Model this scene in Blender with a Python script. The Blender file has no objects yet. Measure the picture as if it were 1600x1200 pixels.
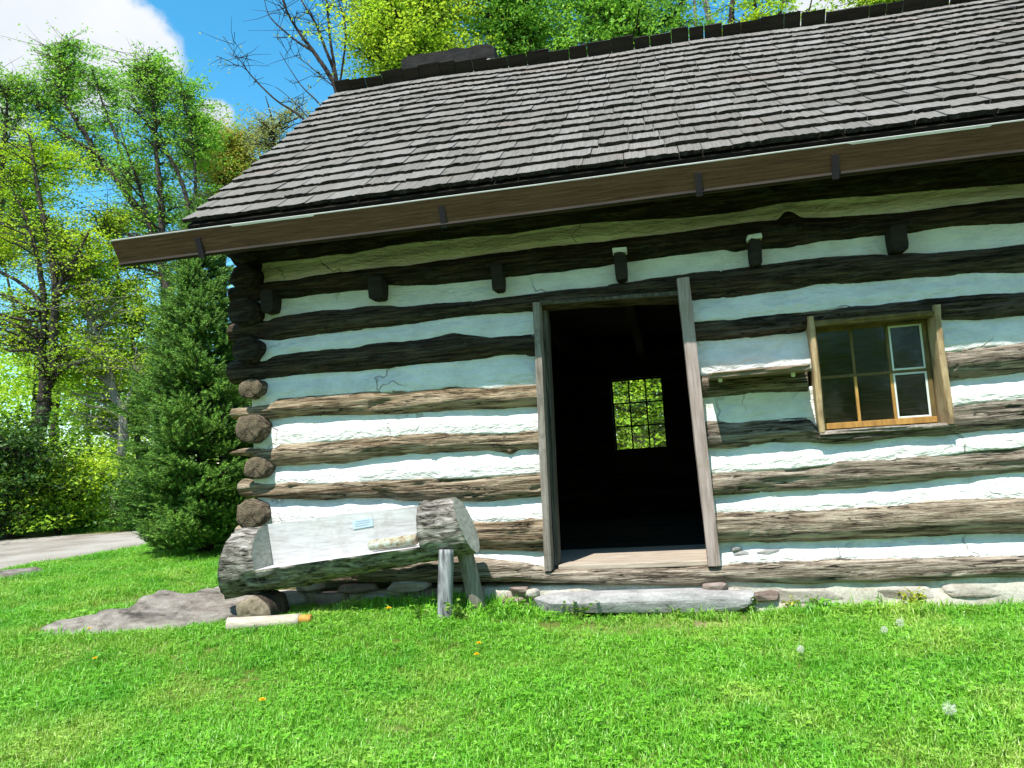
import bpy, math, random
import numpy as np
from mathutils import Matrix, Vector

# ------------------------------------------------------------------ camera, sky, sun, exposure
SC = bpy.context.scene
COL = SC.collection
RT = np.array([0.97830295, 0.19729497, -0.06323005])
UP = np.array([0.08100004, -0.08333183, 0.99322445])
FW = np.array([-0.19068911, 0.97679604, 0.09750467])
FPX = 1200.0
CAMD, CAMH = 5.678, 1.1356
cam_data = bpy.data.cameras.new('camera')
cam = bpy.data.objects.new('camera', cam_data)
COL.objects.link(cam)
cam.matrix_world = Matrix(((RT[0], UP[0], -FW[0], 0.0), (RT[1], UP[1], -FW[1], -CAMD), (RT[2], UP[2], -FW[2], CAMH), (0, 0, 0, 1)))
cam_data.sensor_width = 36.0
cam_data.lens = 27.0
cam_data.clip_start = 0.05
cam_data.clip_end = 3000.0
SC.camera = cam

SUN = np.array([-0.25, -1.0, 1.93]); SUN /= np.linalg.norm(SUN)
sun_el = math.asin(SUN[2]); sun_az = math.atan2(SUN[0], SUN[1])
sd = bpy.data.lights.new('sun', 'SUN'); sd.energy = 5.0; sd.angle = math.radians(0.5); sd.color = (1.0, 0.955, 0.88)
so = bpy.data.objects.new('sun', sd); COL.objects.link(so)
so.rotation_euler = Vector(SUN).to_track_quat('Z', 'Y').to_euler()
so.location = (-8, -20, 30)

SC.view_settings.view_transform = 'Standard'
SC.view_settings.look = 'None'
SC.view_settings.exposure = 0.75
SC.view_settings.gamma = 1.0
SC.cycles.max_bounces = 7
SC.cycles.diffuse_bounces = 4
SC.cycles.transparent_max_bounces = 12
SC.cycles.use_denoising = True
SC.cycles.use_adaptive_sampling = True
SC.cycles.adaptive_threshold = 0.02

world = bpy.data.worlds.new('World'); SC.world = world; world.use_nodes = True
wn = world.node_tree.nodes; wl = world.node_tree.links; wn.clear()

def px_dir(px, py):
    d = FW + RT * (px - 800) / FPX + UP * (600 - py) / FPX
    return d / np.linalg.norm(d)

def build_world():
    out = wn.new('ShaderNodeOutputWorld'); bg = wn.new('ShaderNodeBackground'); bg.inputs[1].default_value = 0.13
    sky = wn.new('ShaderNodeTexSky'); sky.sky_type = 'NISHITA'; sky.sun_disc = False
    sky.sun_elevation = sun_el; sky.sun_rotation = sun_az; sky.altitude = 200
    sky.air_density = 1.0; sky.dust_density = 0.25; sky.ozone_density = 2.2
    hs = wn.new('ShaderNodeHueSaturation'); hs.inputs['Hue'].default_value = 0.478; hs.inputs['Saturation'].default_value = 1.33; hs.inputs['Value'].default_value = 1.3
    wl.new(sky.outputs[0], hs.inputs['Color'])
    # cumulus clouds: soft lobes in directions round the sky, edges broken by noise
    tc = wn.new('ShaderNodeTexCoord')
    nz = wn.new('ShaderNodeTexNoise'); nz.inputs['Scale'].default_value = 7.0; nz.inputs['Detail'].default_value = 8.0; nz.inputs['Roughness'].default_value = 0.62
    wl.new(tc.outputs['Generated'], nz.inputs['Vector'])
    lobes = [(px_dir(-150, -40), 0.20), (px_dir(30, 15), 0.125), (px_dir(120, 60), 0.10), (px_dir(205, 80), 0.065), (px_dir(-60, 110), 0.10), (px_dir(335, 182), 0.028),
             (px_dir(1330, 0), 0.075), (px_dir(1500, 10), 0.11),
             (np.array([0.7, 0.1, 0.6]), 0.26), (np.array([0.75, -0.45, 0.4]), 0.25), (np.array([-0.8, -0.4, 0.45]), 0.28), (np.array([0.1, -0.9, 0.35]), 0.24), (np.array([-0.95, 0.15, 0.3]), 0.2), (np.array([0.9, 0.5, 0.25]), 0.22)]
    acc = None
    for d, rad in lobes:
        d = d / np.linalg.norm(d)
        vm = wn.new('ShaderNodeVectorMath'); vm.operation = 'DISTANCE'; vm.inputs[1].default_value = tuple(d)
        wl.new(tc.outputs['Generated'], vm.inputs[0])
        mr = wn.new('ShaderNodeMapRange'); mr.inputs['From Min'].default_value = rad * 1.25; mr.inputs['From Max'].default_value = 0.0
        mr.inputs['To Min'].default_value = 0.0; mr.inputs['To Max'].default_value = 1.0
        wl.new(vm.outputs['Value'], mr.inputs['Value'])
        if acc is None:
            acc = mr.outputs[0]
        else:
            mx = wn.new('ShaderNodeMath'); mx.operation = 'MAXIMUM'
            wl.new(acc, mx.inputs[0]); wl.new(mr.outputs[0], mx.inputs[1]); acc = mx.outputs[0]
    ad = wn.new('ShaderNodeMath'); ad.operation = 'MULTIPLY_ADD'; ad.inputs[1].default_value = 1.1; ad.inputs[2].default_value = -0.78
    wl.new(nz.outputs['Fac'], ad.inputs[0])
    sm = wn.new('ShaderNodeMath'); sm.operation = 'ADD'; wl.new(acc, sm.inputs[0]); wl.new(ad.outputs[0], sm.inputs[1])
    mr = wn.new('ShaderNodeMapRange'); mr.interpolation_type = 'SMOOTHSTEP'; mr.inputs['From Min'].default_value = 0.0; mr.inputs['From Max'].default_value = 0.22
    wl.new(sm.outputs[0], mr.inputs['Value'])
    n2 = wn.new('ShaderNodeTexNoise'); n2.inputs['Scale'].default_value = 4.0; n2.inputs['Detail'].default_value = 6.0
    wl.new(tc.outputs['Generated'], n2.inputs['Vector'])
    cc = wn.new('ShaderNodeValToRGB'); cc.color_ramp.elements[0].position = 0.35; cc.color_ramp.elements[0].color = (3.5, 3.9, 4.4, 1); cc.color_ramp.elements[1].position = 0.6; cc.color_ramp.elements[1].color = (4.5, 4.6, 4.7, 1)
    wl.new(n2.outputs['Fac'], cc.inputs[0])
    mix = wn.new('ShaderNodeMix'); mix.data_type = 'RGBA'
    wl.new(mr.outputs[0], mix.inputs[0]); wl.new(hs.outputs[0], mix.inputs[6]); wl.new(cc.outputs[0], mix.inputs[7])
    wl.new(mix.outputs[2], bg.inputs[0]); wl.new(bg.outputs[0], out.inputs[0])
build_world()

# ------------------------------------------------------------------ helpers
rng = np.random.default_rng(7)
random.seed(7)

def P(px, py, Y=0.0):
    """photo direction met with the upright plane y = Y (the cabin's front wall is y = 0)"""
    d = FW + RT * (px - 800) / FPX + UP * (600 - py) / FPX
    t = (CAMD + Y) / d[1]
    return np.array([d[0] * t, Y, d[2] * t + CAMH])

def smooth01(t):
    t = np.clip(t, 0, 1); return t * t * (3 - 2 * t)

_pt = np.random.default_rng(3).permutation(256); _pt = np.concatenate([_pt, _pt, _pt])
_gr = np.random.default_rng(4).normal(size=(256, 3)); _gr /= np.linalg.norm(_gr, axis=1)[:, None]
def noise3(x, y, z):
    x, y, z = np.broadcast_arrays(np.asarray(x, float), np.asarray(y, float), np.asarray(z, float))
    xi, yi, zi = np.floor(x).astype(int), np.floor(y).astype(int), np.floor(z).astype(int)
    xf, yf, zf = x - xi, y - yi, z - zi
    u, v, w = [t * t * t * (t * (t * 6 - 15) + 10) for t in (xf, yf, zf)]
    r = 0
    for dx in (0, 1):
        for dy in (0, 1):
            for dz in (0, 1):
                h = _pt[(_pt[(_pt[(xi + dx) & 255] + yi + dy) & 255] + zi + dz) & 255]
                g = _gr[h]
                dot = g[..., 0] * (xf - dx) + g[..., 1] * (yf - dy) + g[..., 2] * (zf - dz)
                r = r + dot * (u if dx else 1 - u) * (v if dy else 1 - v) * (w if dz else 1 - w)
    return r * 1.5
def fbm(x, y, z, o=4):
    r = 0; a = 1.0; f = 1.0
    for i in range(o):
        r = r + a * noise3(x * f + i * 17.3, y * f + i * 5.1, z * f); a *= 0.5; f *= 2.03
    return r

def gz(x, y):
    """height of the ground"""
    x = np.asarray(x, float); y = np.asarray(y, float)
    z = 0.12 * smooth01((-x - 0.55) / 1.1) * smooth01((y + 1.9) / 1.2)
    z = z + 0.02 * noise3(x * 0.9, y * 0.9, 3.3) * smooth01((4 - np.abs(y)) / 2)
    return z

def ground_at(px, py):
    d = FW + RT * (px - 800) / FPX + UP * (600 - py) / FPX
    z = 0.0
    for _ in range(12):
        t = (z - CAMH) / d[2]; x, y = d[0] * t, d[1] * t - CAMD; z = float(gz(x, y))
    return np.array([x, y, z])

def np_mesh(name, V, F):
    me = bpy.data.meshes.new(name)
    V = np.asarray(V, np.float32)
    if isinstance(F, np.ndarray):
        n, k = F.shape
        me.vertices.add(len(V)); me.vertices.foreach_set('co', V.ravel())
        me.loops.add(n * k); me.loops.foreach_set('vertex_index', F.astype(np.int32).ravel())
        me.polygons.add(n); me.polygons.foreach_set('loop_start', np.arange(0, n * k, k, dtype=np.int32))
        me.update(calc_edges=True)
    else:
        me.from_pydata([tuple(map(float, v)) for v in V], [], [tuple(int(i) for i in f) for f in F]); me.update()
    return me

def link(name, me, mat, parent=None, smooth=False):
    o = bpy.data.objects.new(name, me); COL.objects.link(o)
    if me is not None and mat is not None:
        if isinstance(mat, (list, tuple)):
            for m in mat: me.materials.append(m)
        elif len(me.materials) == 0:
            me.materials.append(mat)
    if smooth and me is not None:
        me.polygons.foreach_set('use_smooth', np.ones(len(me.polygons), bool))
    if parent is not None: o.parent = parent
    return o

def tag(o, label, cat, group=None, kind=None):
    if label: o['label'] = label
    if cat: o['category'] = cat
    if group: o['group'] = group
    if kind: o['kind'] = kind
    return o

def empty(name, label, cat, group=None, loc=(0, 0, 0)):
    o = bpy.data.objects.new(name, None); COL.objects.link(o); o.location = loc; o.empty_display_size = 0.2
    return tag(o, label, cat, group)

BOXF = [(0, 1, 3, 2), (4, 6, 7, 5), (0, 4, 5, 1), (2, 3, 7, 6), (0, 2, 6, 4), (1, 5, 7, 3)]
def box_v(x0, x1, y0, y1, z0, z1):
    return [(x, y, z) for x in (x0, x1) for y in (y0, y1) for z in (z0, z1)]
class MB:
    def __init__(s): s.v = []; s.f = []
    def add(s, v, f):
        b = len(s.v); s.v += [tuple(map(float, p)) for p in v]; s.f += [tuple(int(i) + b for i in q) for q in f]; return s
    def box(s, x0, x1, y0, y1, z0, z1, jit=0.0):
        v = np.array(box_v(x0, x1, y0, y1, z0, z1))
        if jit: v = v + rng.uniform(-jit, jit, v.shape)
        return s.add(v, BOXF)
    def build(s, name, mat, parent=None, bevel=0.0, smooth=False):
        me = np_mesh(name, np.array(s.v), s.f); o = link(name, me, mat, parent, smooth)
        if bevel:
            b = o.modifiers.new('bevel', 'BEVEL'); b.width = bevel; b.segments = 2; b.limit_method = 'ANGLE'
        return o

def rough_beam(name, p0, p1, w, d, mat, parent=None, n=24, amp=0.003, seed=0, side=(0, -1, 0)):
    """a board or post between two points with gently uneven faces: w across, d along 'side'"""
    p0 = np.array(p0, float); p1 = np.array(p1, float); ax = p1 - p0; L = np.linalg.norm(ax); ax /= L
    sv = np.array(side, float); sv -= ax * (sv @ ax); sv /= np.linalg.norm(sv); wv = np.cross(ax, sv)
    prof = []
    k = 4
    for (a, b) in [((-1, -1), (1, -1)), ((1, -1), (1, 1)), ((1, 1), (-1, 1)), ((-1, 1), (-1, -1))]:
        for i in range(k):
            t = i / k; prof.append((a[0] + (b[0] - a[0]) * t, a[1] + (b[1] - a[1]) * t))
    prof = np.array(prof); c = np.abs(prof).min(axis=1) > 0.99
    prof[c] *= 0.93
    m = len(prof); V = []
    for i in range(n + 1):
        t = i / n; c0 = p0 + ax * L * t
        nn = fbm(np.full(m, t * L * 3 + seed * 7.7), prof[:, 0] * 1.5, prof[:, 1] * 1.5 + seed, 3)
        sc = 1 + nn * amp / min(w, d) * 2
        V.append(c0 + np.outer(prof[:, 0] * w / 2 * sc, wv) + np.outer(prof[:, 1] * d / 2 * sc, sv))
    V = np.concatenate(V)
    F = [(i * m + j, i * m + (j + 1) % m, (i + 1) * m + (j + 1) % m, (i + 1) * m + j) for i in range(n) for j in range(m)]
    F.append(tuple(range(m - 1, -1, -1))); F.append(tuple(n * m + j for j in range(m)))
    return link(name, np_mesh(name, V, F), mat, parent)

# ------------------------------------------------------------------ materials
class NT:
    def __init__(s, name):
        s.m = bpy.data.materials.new(name); s.m.use_nodes = True; s.t = s.m.node_tree; s.n = s.t.nodes; s.l = s.t.links
        s.b = s.n['Principled BSDF']; s.out = s.n['Material Output']
    def new(s, k, **kw):
        o = s.n.new(k)
        for a, b in kw.items(): setattr(o, a, b)
        return o
    def coord(s, scale=(1, 1, 1), kind='Object', rot=(0, 0, 0)):
        if kind == 'World':
            src = s.new('ShaderNodeNewGeometry').outputs['Position']
        else:
            src = s.new('ShaderNodeTexCoord').outputs[kind]
        mp = s.new('ShaderNodeMapping'); mp.inputs['Scale'].default_value = scale; mp.inputs['Rotation'].default_value = rot
        s.l.new(src, mp.inputs['Vector']); return mp.outputs[0]
    def noise(s, vec, scale, detail=5, rough=0.6, dist=0.0):
        o = s.new('ShaderNodeTexNoise'); o.inputs['Scale'].default_value = scale; o.inputs['Detail'].default_value = min(detail, 5); o.inputs['Roughness'].default_value = rough; o.inputs['Distortion'].default_value = dist
        if vec is not None: s.l.new(vec, o.inputs['Vector'])
        return o.outputs['Fac']
    def ramp(s, fac, stops):
        o = s.new('ShaderNodeValToRGB'); e = o.color_ramp.elements
        while len(e) < len(stops): e.new(0.5)
        for i, (p, c) in enumerate(stops):
            e[i].position = p; e[i].color = (c, c, c, 1) if not hasattr(c, '__len__') else (*c, 1)
        s.l.new(fac, o.inputs[0]); return o.outputs[0]
    def mix(s, fac, a, b, mode='MIX'):
        o = s.new('ShaderNodeMix'); o.data_type = 'RGBA'; o.blend_type = mode
        for i, v in ((0, fac), (6, a), (7, b)):
            if hasattr(v, 'is_linked') or hasattr(v, 'links'): s.l.new(v, o.inputs[i])
            elif hasattr(v, '__len__'): o.inputs[i].default_value = (*v, 1)
            else: o.inputs[i].default_value = v
        return o.outputs[2]
    def math(s, op, a, b=0.0):
        o = s.new('ShaderNodeMath'); o.operation = op
        for i, v in ((0, a), (1, b)):
            if hasattr(v, 'links'): s.l.new(v, o.inputs[i])
            else: o.inputs[i].default_value = v
        return o.outputs[0]
    def bump(s, h, strength=0.5, dist=0.01, normal=None):
        o = s.new('ShaderNodeBump'); o.inputs['Strength'].default_value = strength; o.inputs['Distance'].default_value = dist
        s.l.new(h, o.inputs['Height'])
        if normal is not None: s.l.new(normal, o.inputs['Normal'])
        return o.outputs[0]
    def done(s, col=None, rough=0.85, normal=None, spec=0.25):
        if col is not None:
            if hasattr(col, 'links'): s.l.new(col, s.b.inputs['Base Color'])
            else: s.b.inputs['Base Color'].default_value = (*col, 1)
        if hasattr(rough, 'links'): s.l.new(rough, s.b.inputs['Roughness'])
        else: s.b.inputs['Roughness'].default_value = rough
        s.b.inputs['Specular IOR Level'].default_value = spec
        if normal is not None: s.l.new(normal, s.b.inputs['Normal'])
        return s.m
    def objattr(s, name):
        o = s.new('ShaderNodeAttribute'); o.attribute_type = 'OBJECT'; o.attribute_name = name; return o.outputs['Fac']
    def island(s): return s.new('ShaderNodeNewGeometry').outputs['Random Per Island']

def log_material():
    m = NT('hewn_log')
    v = m.coord((1.0, 5.0, 15.0))
    v2 = m.coord((0.5, 2.0, 6.0))
    g = m.noise(v, 3.0, 9, 0.68, 0.5)
    big = m.noise(v2, 1.8, 5, 0.6, 0.4)
    fine = m.noise(m.coord((3.0, 30.0, 90.0)), 3.0, 4, 0.6)
    light = m.ramp(g, [(0.33, (0.055, 0.037, 0.022)), (0.45, (0.26, 0.188, 0.115)), (0.62, (0.53, 0.42, 0.285))])
    rust = m.ramp(g, [(0.25, (0.11, 0.055, 0.024)), (0.5, (0.25, 0.145, 0.07)), (0.72, (0.38, 0.25, 0.14))])
    light = m.mix(m.ramp(big, [(0.5, 0.0), (0.68, 0.8)]), light, rust)
    grey = m.ramp(g, [(0.33, (0.05, 0.041, 0.033)), (0.46, (0.235, 0.195, 0.155)), (0.62, (0.47, 0.415, 0.35))])
    light = m.mix(m.objattr('grey'), light, grey)
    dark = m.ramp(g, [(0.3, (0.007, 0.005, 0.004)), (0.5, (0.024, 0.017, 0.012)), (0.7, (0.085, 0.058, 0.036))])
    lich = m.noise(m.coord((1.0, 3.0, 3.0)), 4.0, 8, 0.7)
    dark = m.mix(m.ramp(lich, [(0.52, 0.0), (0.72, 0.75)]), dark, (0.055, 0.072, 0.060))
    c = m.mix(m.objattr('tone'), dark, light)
    cn = m.math('ABSOLUTE', m.math('SUBTRACT', m.noise(m.coord((0.6, 5.0, 15.0)), 2.6, 3, 0.55, 0.8), 0.5))
    cb = m.ramp(m.noise(m.coord((0.9, 2.0, 4.0)), 2.0, 2, 0.5), [(0.42, 0.0), (0.52, 1.0)])
    crack = m.math('MULTIPLY', m.ramp(cn, [(0.0, 1.0), (0.010, 1.0), (0.026, 0.0)]), cb)
    c = m.mix(m.math('MULTIPLY', crack, 0.9), c, (0.012, 0.009, 0.007))
    stain = m.ramp(m.noise(m.coord((0.8, 2.0, 3.0)), 2.4, 5, 0.6), [(0.60, 0.0), (0.72, 0.55)])
    c = m.mix(stain, c, (0.06, 0.052, 0.055))
    c = m.mix(0.35, c, m.mix(1.0, c, m.ramp(fine, [(0.3, 0.45), (0.7, 1.4)]), 'MULTIPLY'))
    h = m.mix(0.35, m.math('SUBTRACT', g, m.math('MULTIPLY', crack, 0.5)), fine)
    return m.done(c, 0.92, m.bump(h, 1.0, 0.045), 0.12)

def plaster_material():
    m = NT('white_chinking')
    n = m.noise(m.coord((1, 1, 1.6)), 5.0, 8, 0.62)
    c = m.ramp(n, [(0.3, (0.60, 0.595, 0.56)), (0.6, (0.75, 0.745, 0.715))])
    d = m.ramp(m.noise(m.coord((0.7, 1, 5)), 4.0, 8, 0.7), [(0.66, 0.0), (0.80, 0.25)])
    c = m.mix(d, c, (0.42, 0.40, 0.36))
    ck = m.math('ABSOLUTE', m.math('SUBTRACT', m.noise(m.coord((1.0, 1, 1.0)), 2.6, 3, 0.5, 0.15), 0.5))
    cm = m.ramp(m.noise(m.coord((1, 1, 1)), 1.7, 2, 0.5), [(0.58, 0.0), (0.66, 0.5)])
    cr = m.math('MULTIPLY', m.ramp(ck, [(0.0, 1.0), (0.004, 1.0), (0.010, 0.0)]), cm)
    c = m.mix(cr, c, (0.22, 0.20, 0.17))
    st = m.ramp(m.noise(m.coord((1.2, 1, 0.5)), 2.2, 5, 0.65), [(0.58, 0.0), (0.76, 0.2)])
    c = m.mix(st, c, (0.60, 0.56, 0.47))
    h = m.math('SUBTRACT', m.noise(m.coord((1.0, 1, 2.4)), 9.0, 7, 0.6), m.math('MULTIPLY', cr, 0.5))
    return m.done(c, 0.95, m.bump(h, 1.0, 0.04), 0.1)

def wood_material(name, stops, scale=(1, 12, 12), bump=0.4, spots=None, rough=0.8, kind='Object'):
    m = NT(name)
    g = m.noise(m.coord(scale, kind), 3.0, 8, 0.65, 0.4)
    c = m.ramp(g, stops)
    if spots is not None:
        s = m.ramp(m.noise(m.coord((1, 1, 1), kind), 6.0, 7, 0.7), [(0.52, 0.0), (0.68, 0.8)])
        c = m.mix(s, c, spots)
    return m.done(c, rough, m.bump(g, bump, 0.008), 0.2)

def shingle_material():
    m = NT('weathered_shingle')
    rnd = m.objattr('shade'); isl = m.island()
    r = m.math('FRACT', m.math('ADD', rnd, isl))
    g = m.noise(m.coord((14, 1.2, 8), 'Object'), 3.0, 7, 0.65)
    c = m.ramp(g, [(0.25, (0.095, 0.088, 0.079)), (0.5, (0.165, 0.155, 0.142)), (0.75, (0.25, 0.238, 0.222))])
    c = m.mix(1.0, c, m.ramp(r, [(0.0, (0.86, 0.85, 0.83)), (0.5, (1.0, 0.98, 0.96)), (1.0, (1.16, 1.16, 1.16))]), 'MULTIPLY')
    w = m.coord((1, 1, 1), 'World')
    red = m.ramp(m.noise(w, 1.6, 5, 0.6), [(0.58, 0.0), (0.74, 0.45)])
    c = m.mix(red, c, (0.24, 0.17, 0.135))
    sp = m.ramp(m.noise(w, 38.0, 4, 0.7), [(0.66, 0.0), (0.74, 0.7)])
    c = m.mix(sp, c, (0.50, 0.50, 0.48))
    mo = m.ramp(m.noise(w, 9.0, 6, 0.7), [(0.60, 0.0), (0.75, 0.6)])
    c = m.mix(mo, c, (0.05, 0.05, 0.04))
    return m.done(c, 0.95, m.bump(m.mix(0.4, g, m.noise(w, 60.0, 4, 0.7)), 0.8, 0.012), 0.1)

def stone_material(name, stops, scale=4.0, lay=(1, 1, 3), bump=0.7):
    m = NT(name)
    w = m.coord(lay, 'World')
    n = m.noise(w, scale, 9, 0.65, 0.3)
    c = m.ramp(n, stops)
    f = m.noise(m.coord((1, 1, 1), 'World'), 45.0, 5, 0.7)
    c = m.mix(0.5, c, m.mix(1.0, c, m.ramp(f, [(0.3, 0.6), (0.7, 1.35)]), 'MULTIPLY'))
    return m.done(c, 0.92, m.bump(m.mix(0.5, n, f), bump, 0.02), 0.2)

def ring_material(name, base, dark):
    m = NT(name)
    tc = m.new('ShaderNodeTexCoord').outputs['Object']
    wv = m.new('ShaderNodeTexWave'); wv.wave_type = 'RINGS'; wv.rings_direction = 'Y'; wv.inputs['Scale'].default_value = 17.0; wv.inputs['Distortion'].default_value = 5.0; wv.inputs['Detail'].default_value = 3.0; wv.inputs['Detail Scale'].default_value = 2.0
    m.l.new(tc, wv.inputs['Vector'])
    fl = m.new('ShaderNodeVectorMath'); fl.operation = 'MULTIPLY'; fl.inputs[1].default_value = (1, 0, 1); m.l.new(tc, fl.inputs[0])
    nm = m.new('ShaderNodeVectorMath'); nm.operation = 'NORMALIZE'; m.l.new(fl.outputs[0], nm.inputs[0])
    rad = m.ramp(m.noise(nm.outputs[0], 3.4, 4, 0.7), [(0.36, 1.0), (0.41, 0.0)])
    bl = m.noise(m.coord((1, 1, 1)), 9.0, 5, 0.65)
    c = m.mix(m.math('MULTIPLY', wv.outputs['Fac'], 0.22), base, dark)
    c = m.mix(m.ramp(bl, [(0.42, 0.0), (0.64, 0.85)]), c, dark)
    c = m.mix(m.math('MULTIPLY', rad, 0.9), c, (0.010, 0.008, 0.006))
    h = m.math('SUBTRACT', m.math('MULTIPLY', wv.outputs['Fac'], 0.12), m.math('ADD', rad, bl))
    return m.done(c, 0.95, m.bump(h, 0.9, 0.02), 0.1)

def bark_material(name, stops, scale=(3, 3, 0.6), kind='Object'):
    m = NT(name)
    v = m.coord(scale, kind)
    g = m.noise(v, 5.0, 8, 0.7, 0.6)
    c = m.ramp(g, stops)
    return m.done(c, 0.95, m.bump(g, 1.0, 0.03), 0.1)

def leaf_material(name, stops, trans=0.45, patch=0.5, tint=None):
    m = NT(name)
    r = m.island()
    c = m.ramp(r, stops)
    if tint is not None:
        p = m.ramp(m.noise(m.coord((1, 1, 1), 'World'), patch, 4, 0.6), [(0.42, 0.0), (0.62, 0.8)])
        c = m.mix(p, c, tint)
    m.done(c, 0.55, None, 0.25)
    tr = m.new('ShaderNodeBsdfTranslucent'); m.l.new(m.mix(1.0, c, (1.25, 1.2, 0.6), 'MULTIPLY'), tr.inputs[0])
    ms = m.new('ShaderNodeMixShader'); ms.inputs[0].default_value = trans
    m.l.new(m.b.outputs[0], ms.inputs[1]); m.l.new(tr.outputs[0], ms.inputs[2]); m.l.new(ms.outputs[0], m.out.inputs[0])
    return m.m

M = {}
M['log'] = log_material()
M['plaster'] = plaster_material()
M['shingle'] = shingle_material()
M['butt'] = stone_material('mossy_shaded_shingle_butt', [(0.4, (0.018, 0.016, 0.014)), (0.62, (0.05, 0.047, 0.04)), (0.78, (0.15, 0.14, 0.12))], 30.0, (1, 1, 1), 1.0)  # moss and debris, with the butt faces' shade worked into the dark colour
M['frame'] = wood_material('grey_frame_wood', [(0.3, (0.13, 0.105, 0.085)), (0.5, (0.22, 0.19, 0.165)), (0.7, (0.32, 0.285, 0.26))], (14, 14, 1.0), 0.5, (0.10, 0.09, 0.07))
M['frame_dark'] = wood_material('dark_frame_wood', [(0.3, (0.04, 0.034, 0.028)), (0.5, (0.08, 0.07, 0.06)), (0.7, (0.15, 0.135, 0.12))], (14, 14, 1.0), 0.5)
M['frame_pink'] = wood_material('worn_painted_jamb', [(0.3, (0.20, 0.14, 0.12)), (0.5, (0.33, 0.255, 0.235)), (0.7, (0.42, 0.345, 0.33))], (14, 14, 1.0), 0.4, (0.26, 0.21, 0.16))
M['window_wood'] = wood_material('tan_window_wood', [(0.3, (0.20, 0.125, 0.06)), (0.5, (0.36, 0.255, 0.135)), (0.72, (0.50, 0.40, 0.25))], (10, 10, 1.2), 0.4, (0.16, 0.11, 0.07))
M['sash_wood'] = wood_material('olive_sash_wood', [(0.3, (0.075, 0.055, 0.02)), (0.55, (0.14, 0.10, 0.038)), (0.75, (0.20, 0.15, 0.06))], (6, 6, 1.5), 0.3)
M['orange_wood'] = wood_material('orange_sash_wood', [(0.3, (0.20, 0.10, 0.028)), (0.55, (0.42, 0.23, 0.06)), (0.75, (0.50, 0.34, 0.12))], (6, 6, 1.5), 0.3)
M['gutter'] = wood_material('brown_gutter_board', [(0.3, (0.045, 0.022, 0.010)), (0.5, (0.070, 0.037, 0.017)), (0.72, (0.10, 0.058, 0.029))], (1.2, 20, 20), 0.25, None, 0.75)
M['rim'] = wood_material('pale_lit_gutter_edge', [(0.3, (0.42, 0.40, 0.37)), (0.6, (0.60, 0.58, 0.55))], (1.2, 20, 20), 0.3)  # weathered grey edge, its pale tone also painting the sunlit line
M['gutter_light'] = wood_material('tan_shelf_board', [(0.3, (0.13, 0.09, 0.06)), (0.6, (0.22, 0.165, 0.12))], (1.2, 20, 20), 0.4)
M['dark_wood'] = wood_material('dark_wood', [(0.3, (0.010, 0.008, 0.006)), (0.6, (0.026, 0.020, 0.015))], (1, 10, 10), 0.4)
M['interior'] = wood_material('dark_interior_wood', [(0.3, (0.010, 0.008, 0.007)), (0.6, (0.024, 0.019, 0.016))], (1, 10, 10), 0.3)
M['floor'] = wood_material('worn_floor_board', [(0.3, (0.24, 0.19, 0.145)), (0.5, (0.36, 0.30, 0.24)), (0.7, (0.45, 0.39, 0.32))], (1.2, 12, 12), 0.3)
M['sawn'] = wood_material('weathered_sawn_wood', [(0.28, (0.33, 0.32, 0.32)), (0.46, (0.47, 0.46, 0.46)), (0.75, (0.58, 0.575, 0.575))], (1.2, 14, 14), 0.3, (0.38, 0.36, 0.345))
M['endgrain'] = wood_material('cut_end_grain', [(0.3, (0.05, 0.038, 0.025)), (0.5, (0.13, 0.10, 0.068)), (0.75, (0.22, 0.175, 0.12))], (7, 7, 7), 1.0, (0.04, 0.034, 0.027))
M['rings'] = ring_material('sawn_log_end', (0.165, 0.128, 0.085), (0.045, 0.035, 0.025))
M['endgrey'] = wood_material('grey_cut_end', [(0.3, (0.22, 0.22, 0.185)), (0.5, (0.34, 0.345, 0.295)), (0.75, (0.46, 0.465, 0.40))], (4, 4, 16), 0.5, (0.22, 0.23, 0.19))
M['bench_bark'] = bark_material('furrowed_grey_bark', [(0.36, (0.016, 0.014, 0.012)), (0.47, (0.15, 0.135, 0.115)), (0.64, (0.40, 0.37, 0.335))], (1.6, 6, 6))
M['post'] = wood_material('bleached_round_post', [(0.36, (0.06, 0.06, 0.062)), (0.5, (0.23, 0.235, 0.24)), (0.7, (0.42, 0.425, 0.43))], (9, 9, 1.2), 0.6)
M['pale_post'] = wood_material('pale_peeled_wood', [(0.3, (0.30, 0.25, 0.19)), (0.55, (0.46, 0.40, 0.32)), (0.75, (0.56, 0.50, 0.42))], (2, 16, 16), 0.4)
M['orange_end'] = wood_material('orange_tenon_wood', [(0.3, (0.35, 0.16, 0.03)), (0.7, (0.55, 0.29, 0.07))], (5, 5, 5), 0.3)
M['slab'] = stone_material('grey_slab_stone', [(0.3, (0.17, 0.165, 0.16)), (0.5, (0.31, 0.30, 0.295)), (0.75, (0.43, 0.42, 0.41))])
M['redstone'] = stone_material('red_brown_stone', [(0.3, (0.12, 0.085, 0.07)), (0.5, (0.22, 0.165, 0.14)), (0.75, (0.34, 0.28, 0.25))])
M['tanstone'] = stone_material('tan_stone', [(0.3, (0.25, 0.21, 0.17)), (0.5, (0.38, 0.34, 0.29)), (0.75, (0.50, 0.47, 0.42))])
M['mortar'] = stone_material('cream_mortar', [(0.3, (0.34, 0.30, 0.24)), (0.5, (0.48, 0.44, 0.37)), (0.75, (0.62, 0.585, 0.52))], 6.0, (1, 1, 1), 0.6)
M['outcrop'] = stone_material('brown_grey_bedrock', [(0.36, (0.05, 0.043, 0.037)), (0.48, (0.175, 0.153, 0.13)), (0.66, (0.31, 0.28, 0.245))], 3.0, (1, 1, 4), 1.0)
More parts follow.
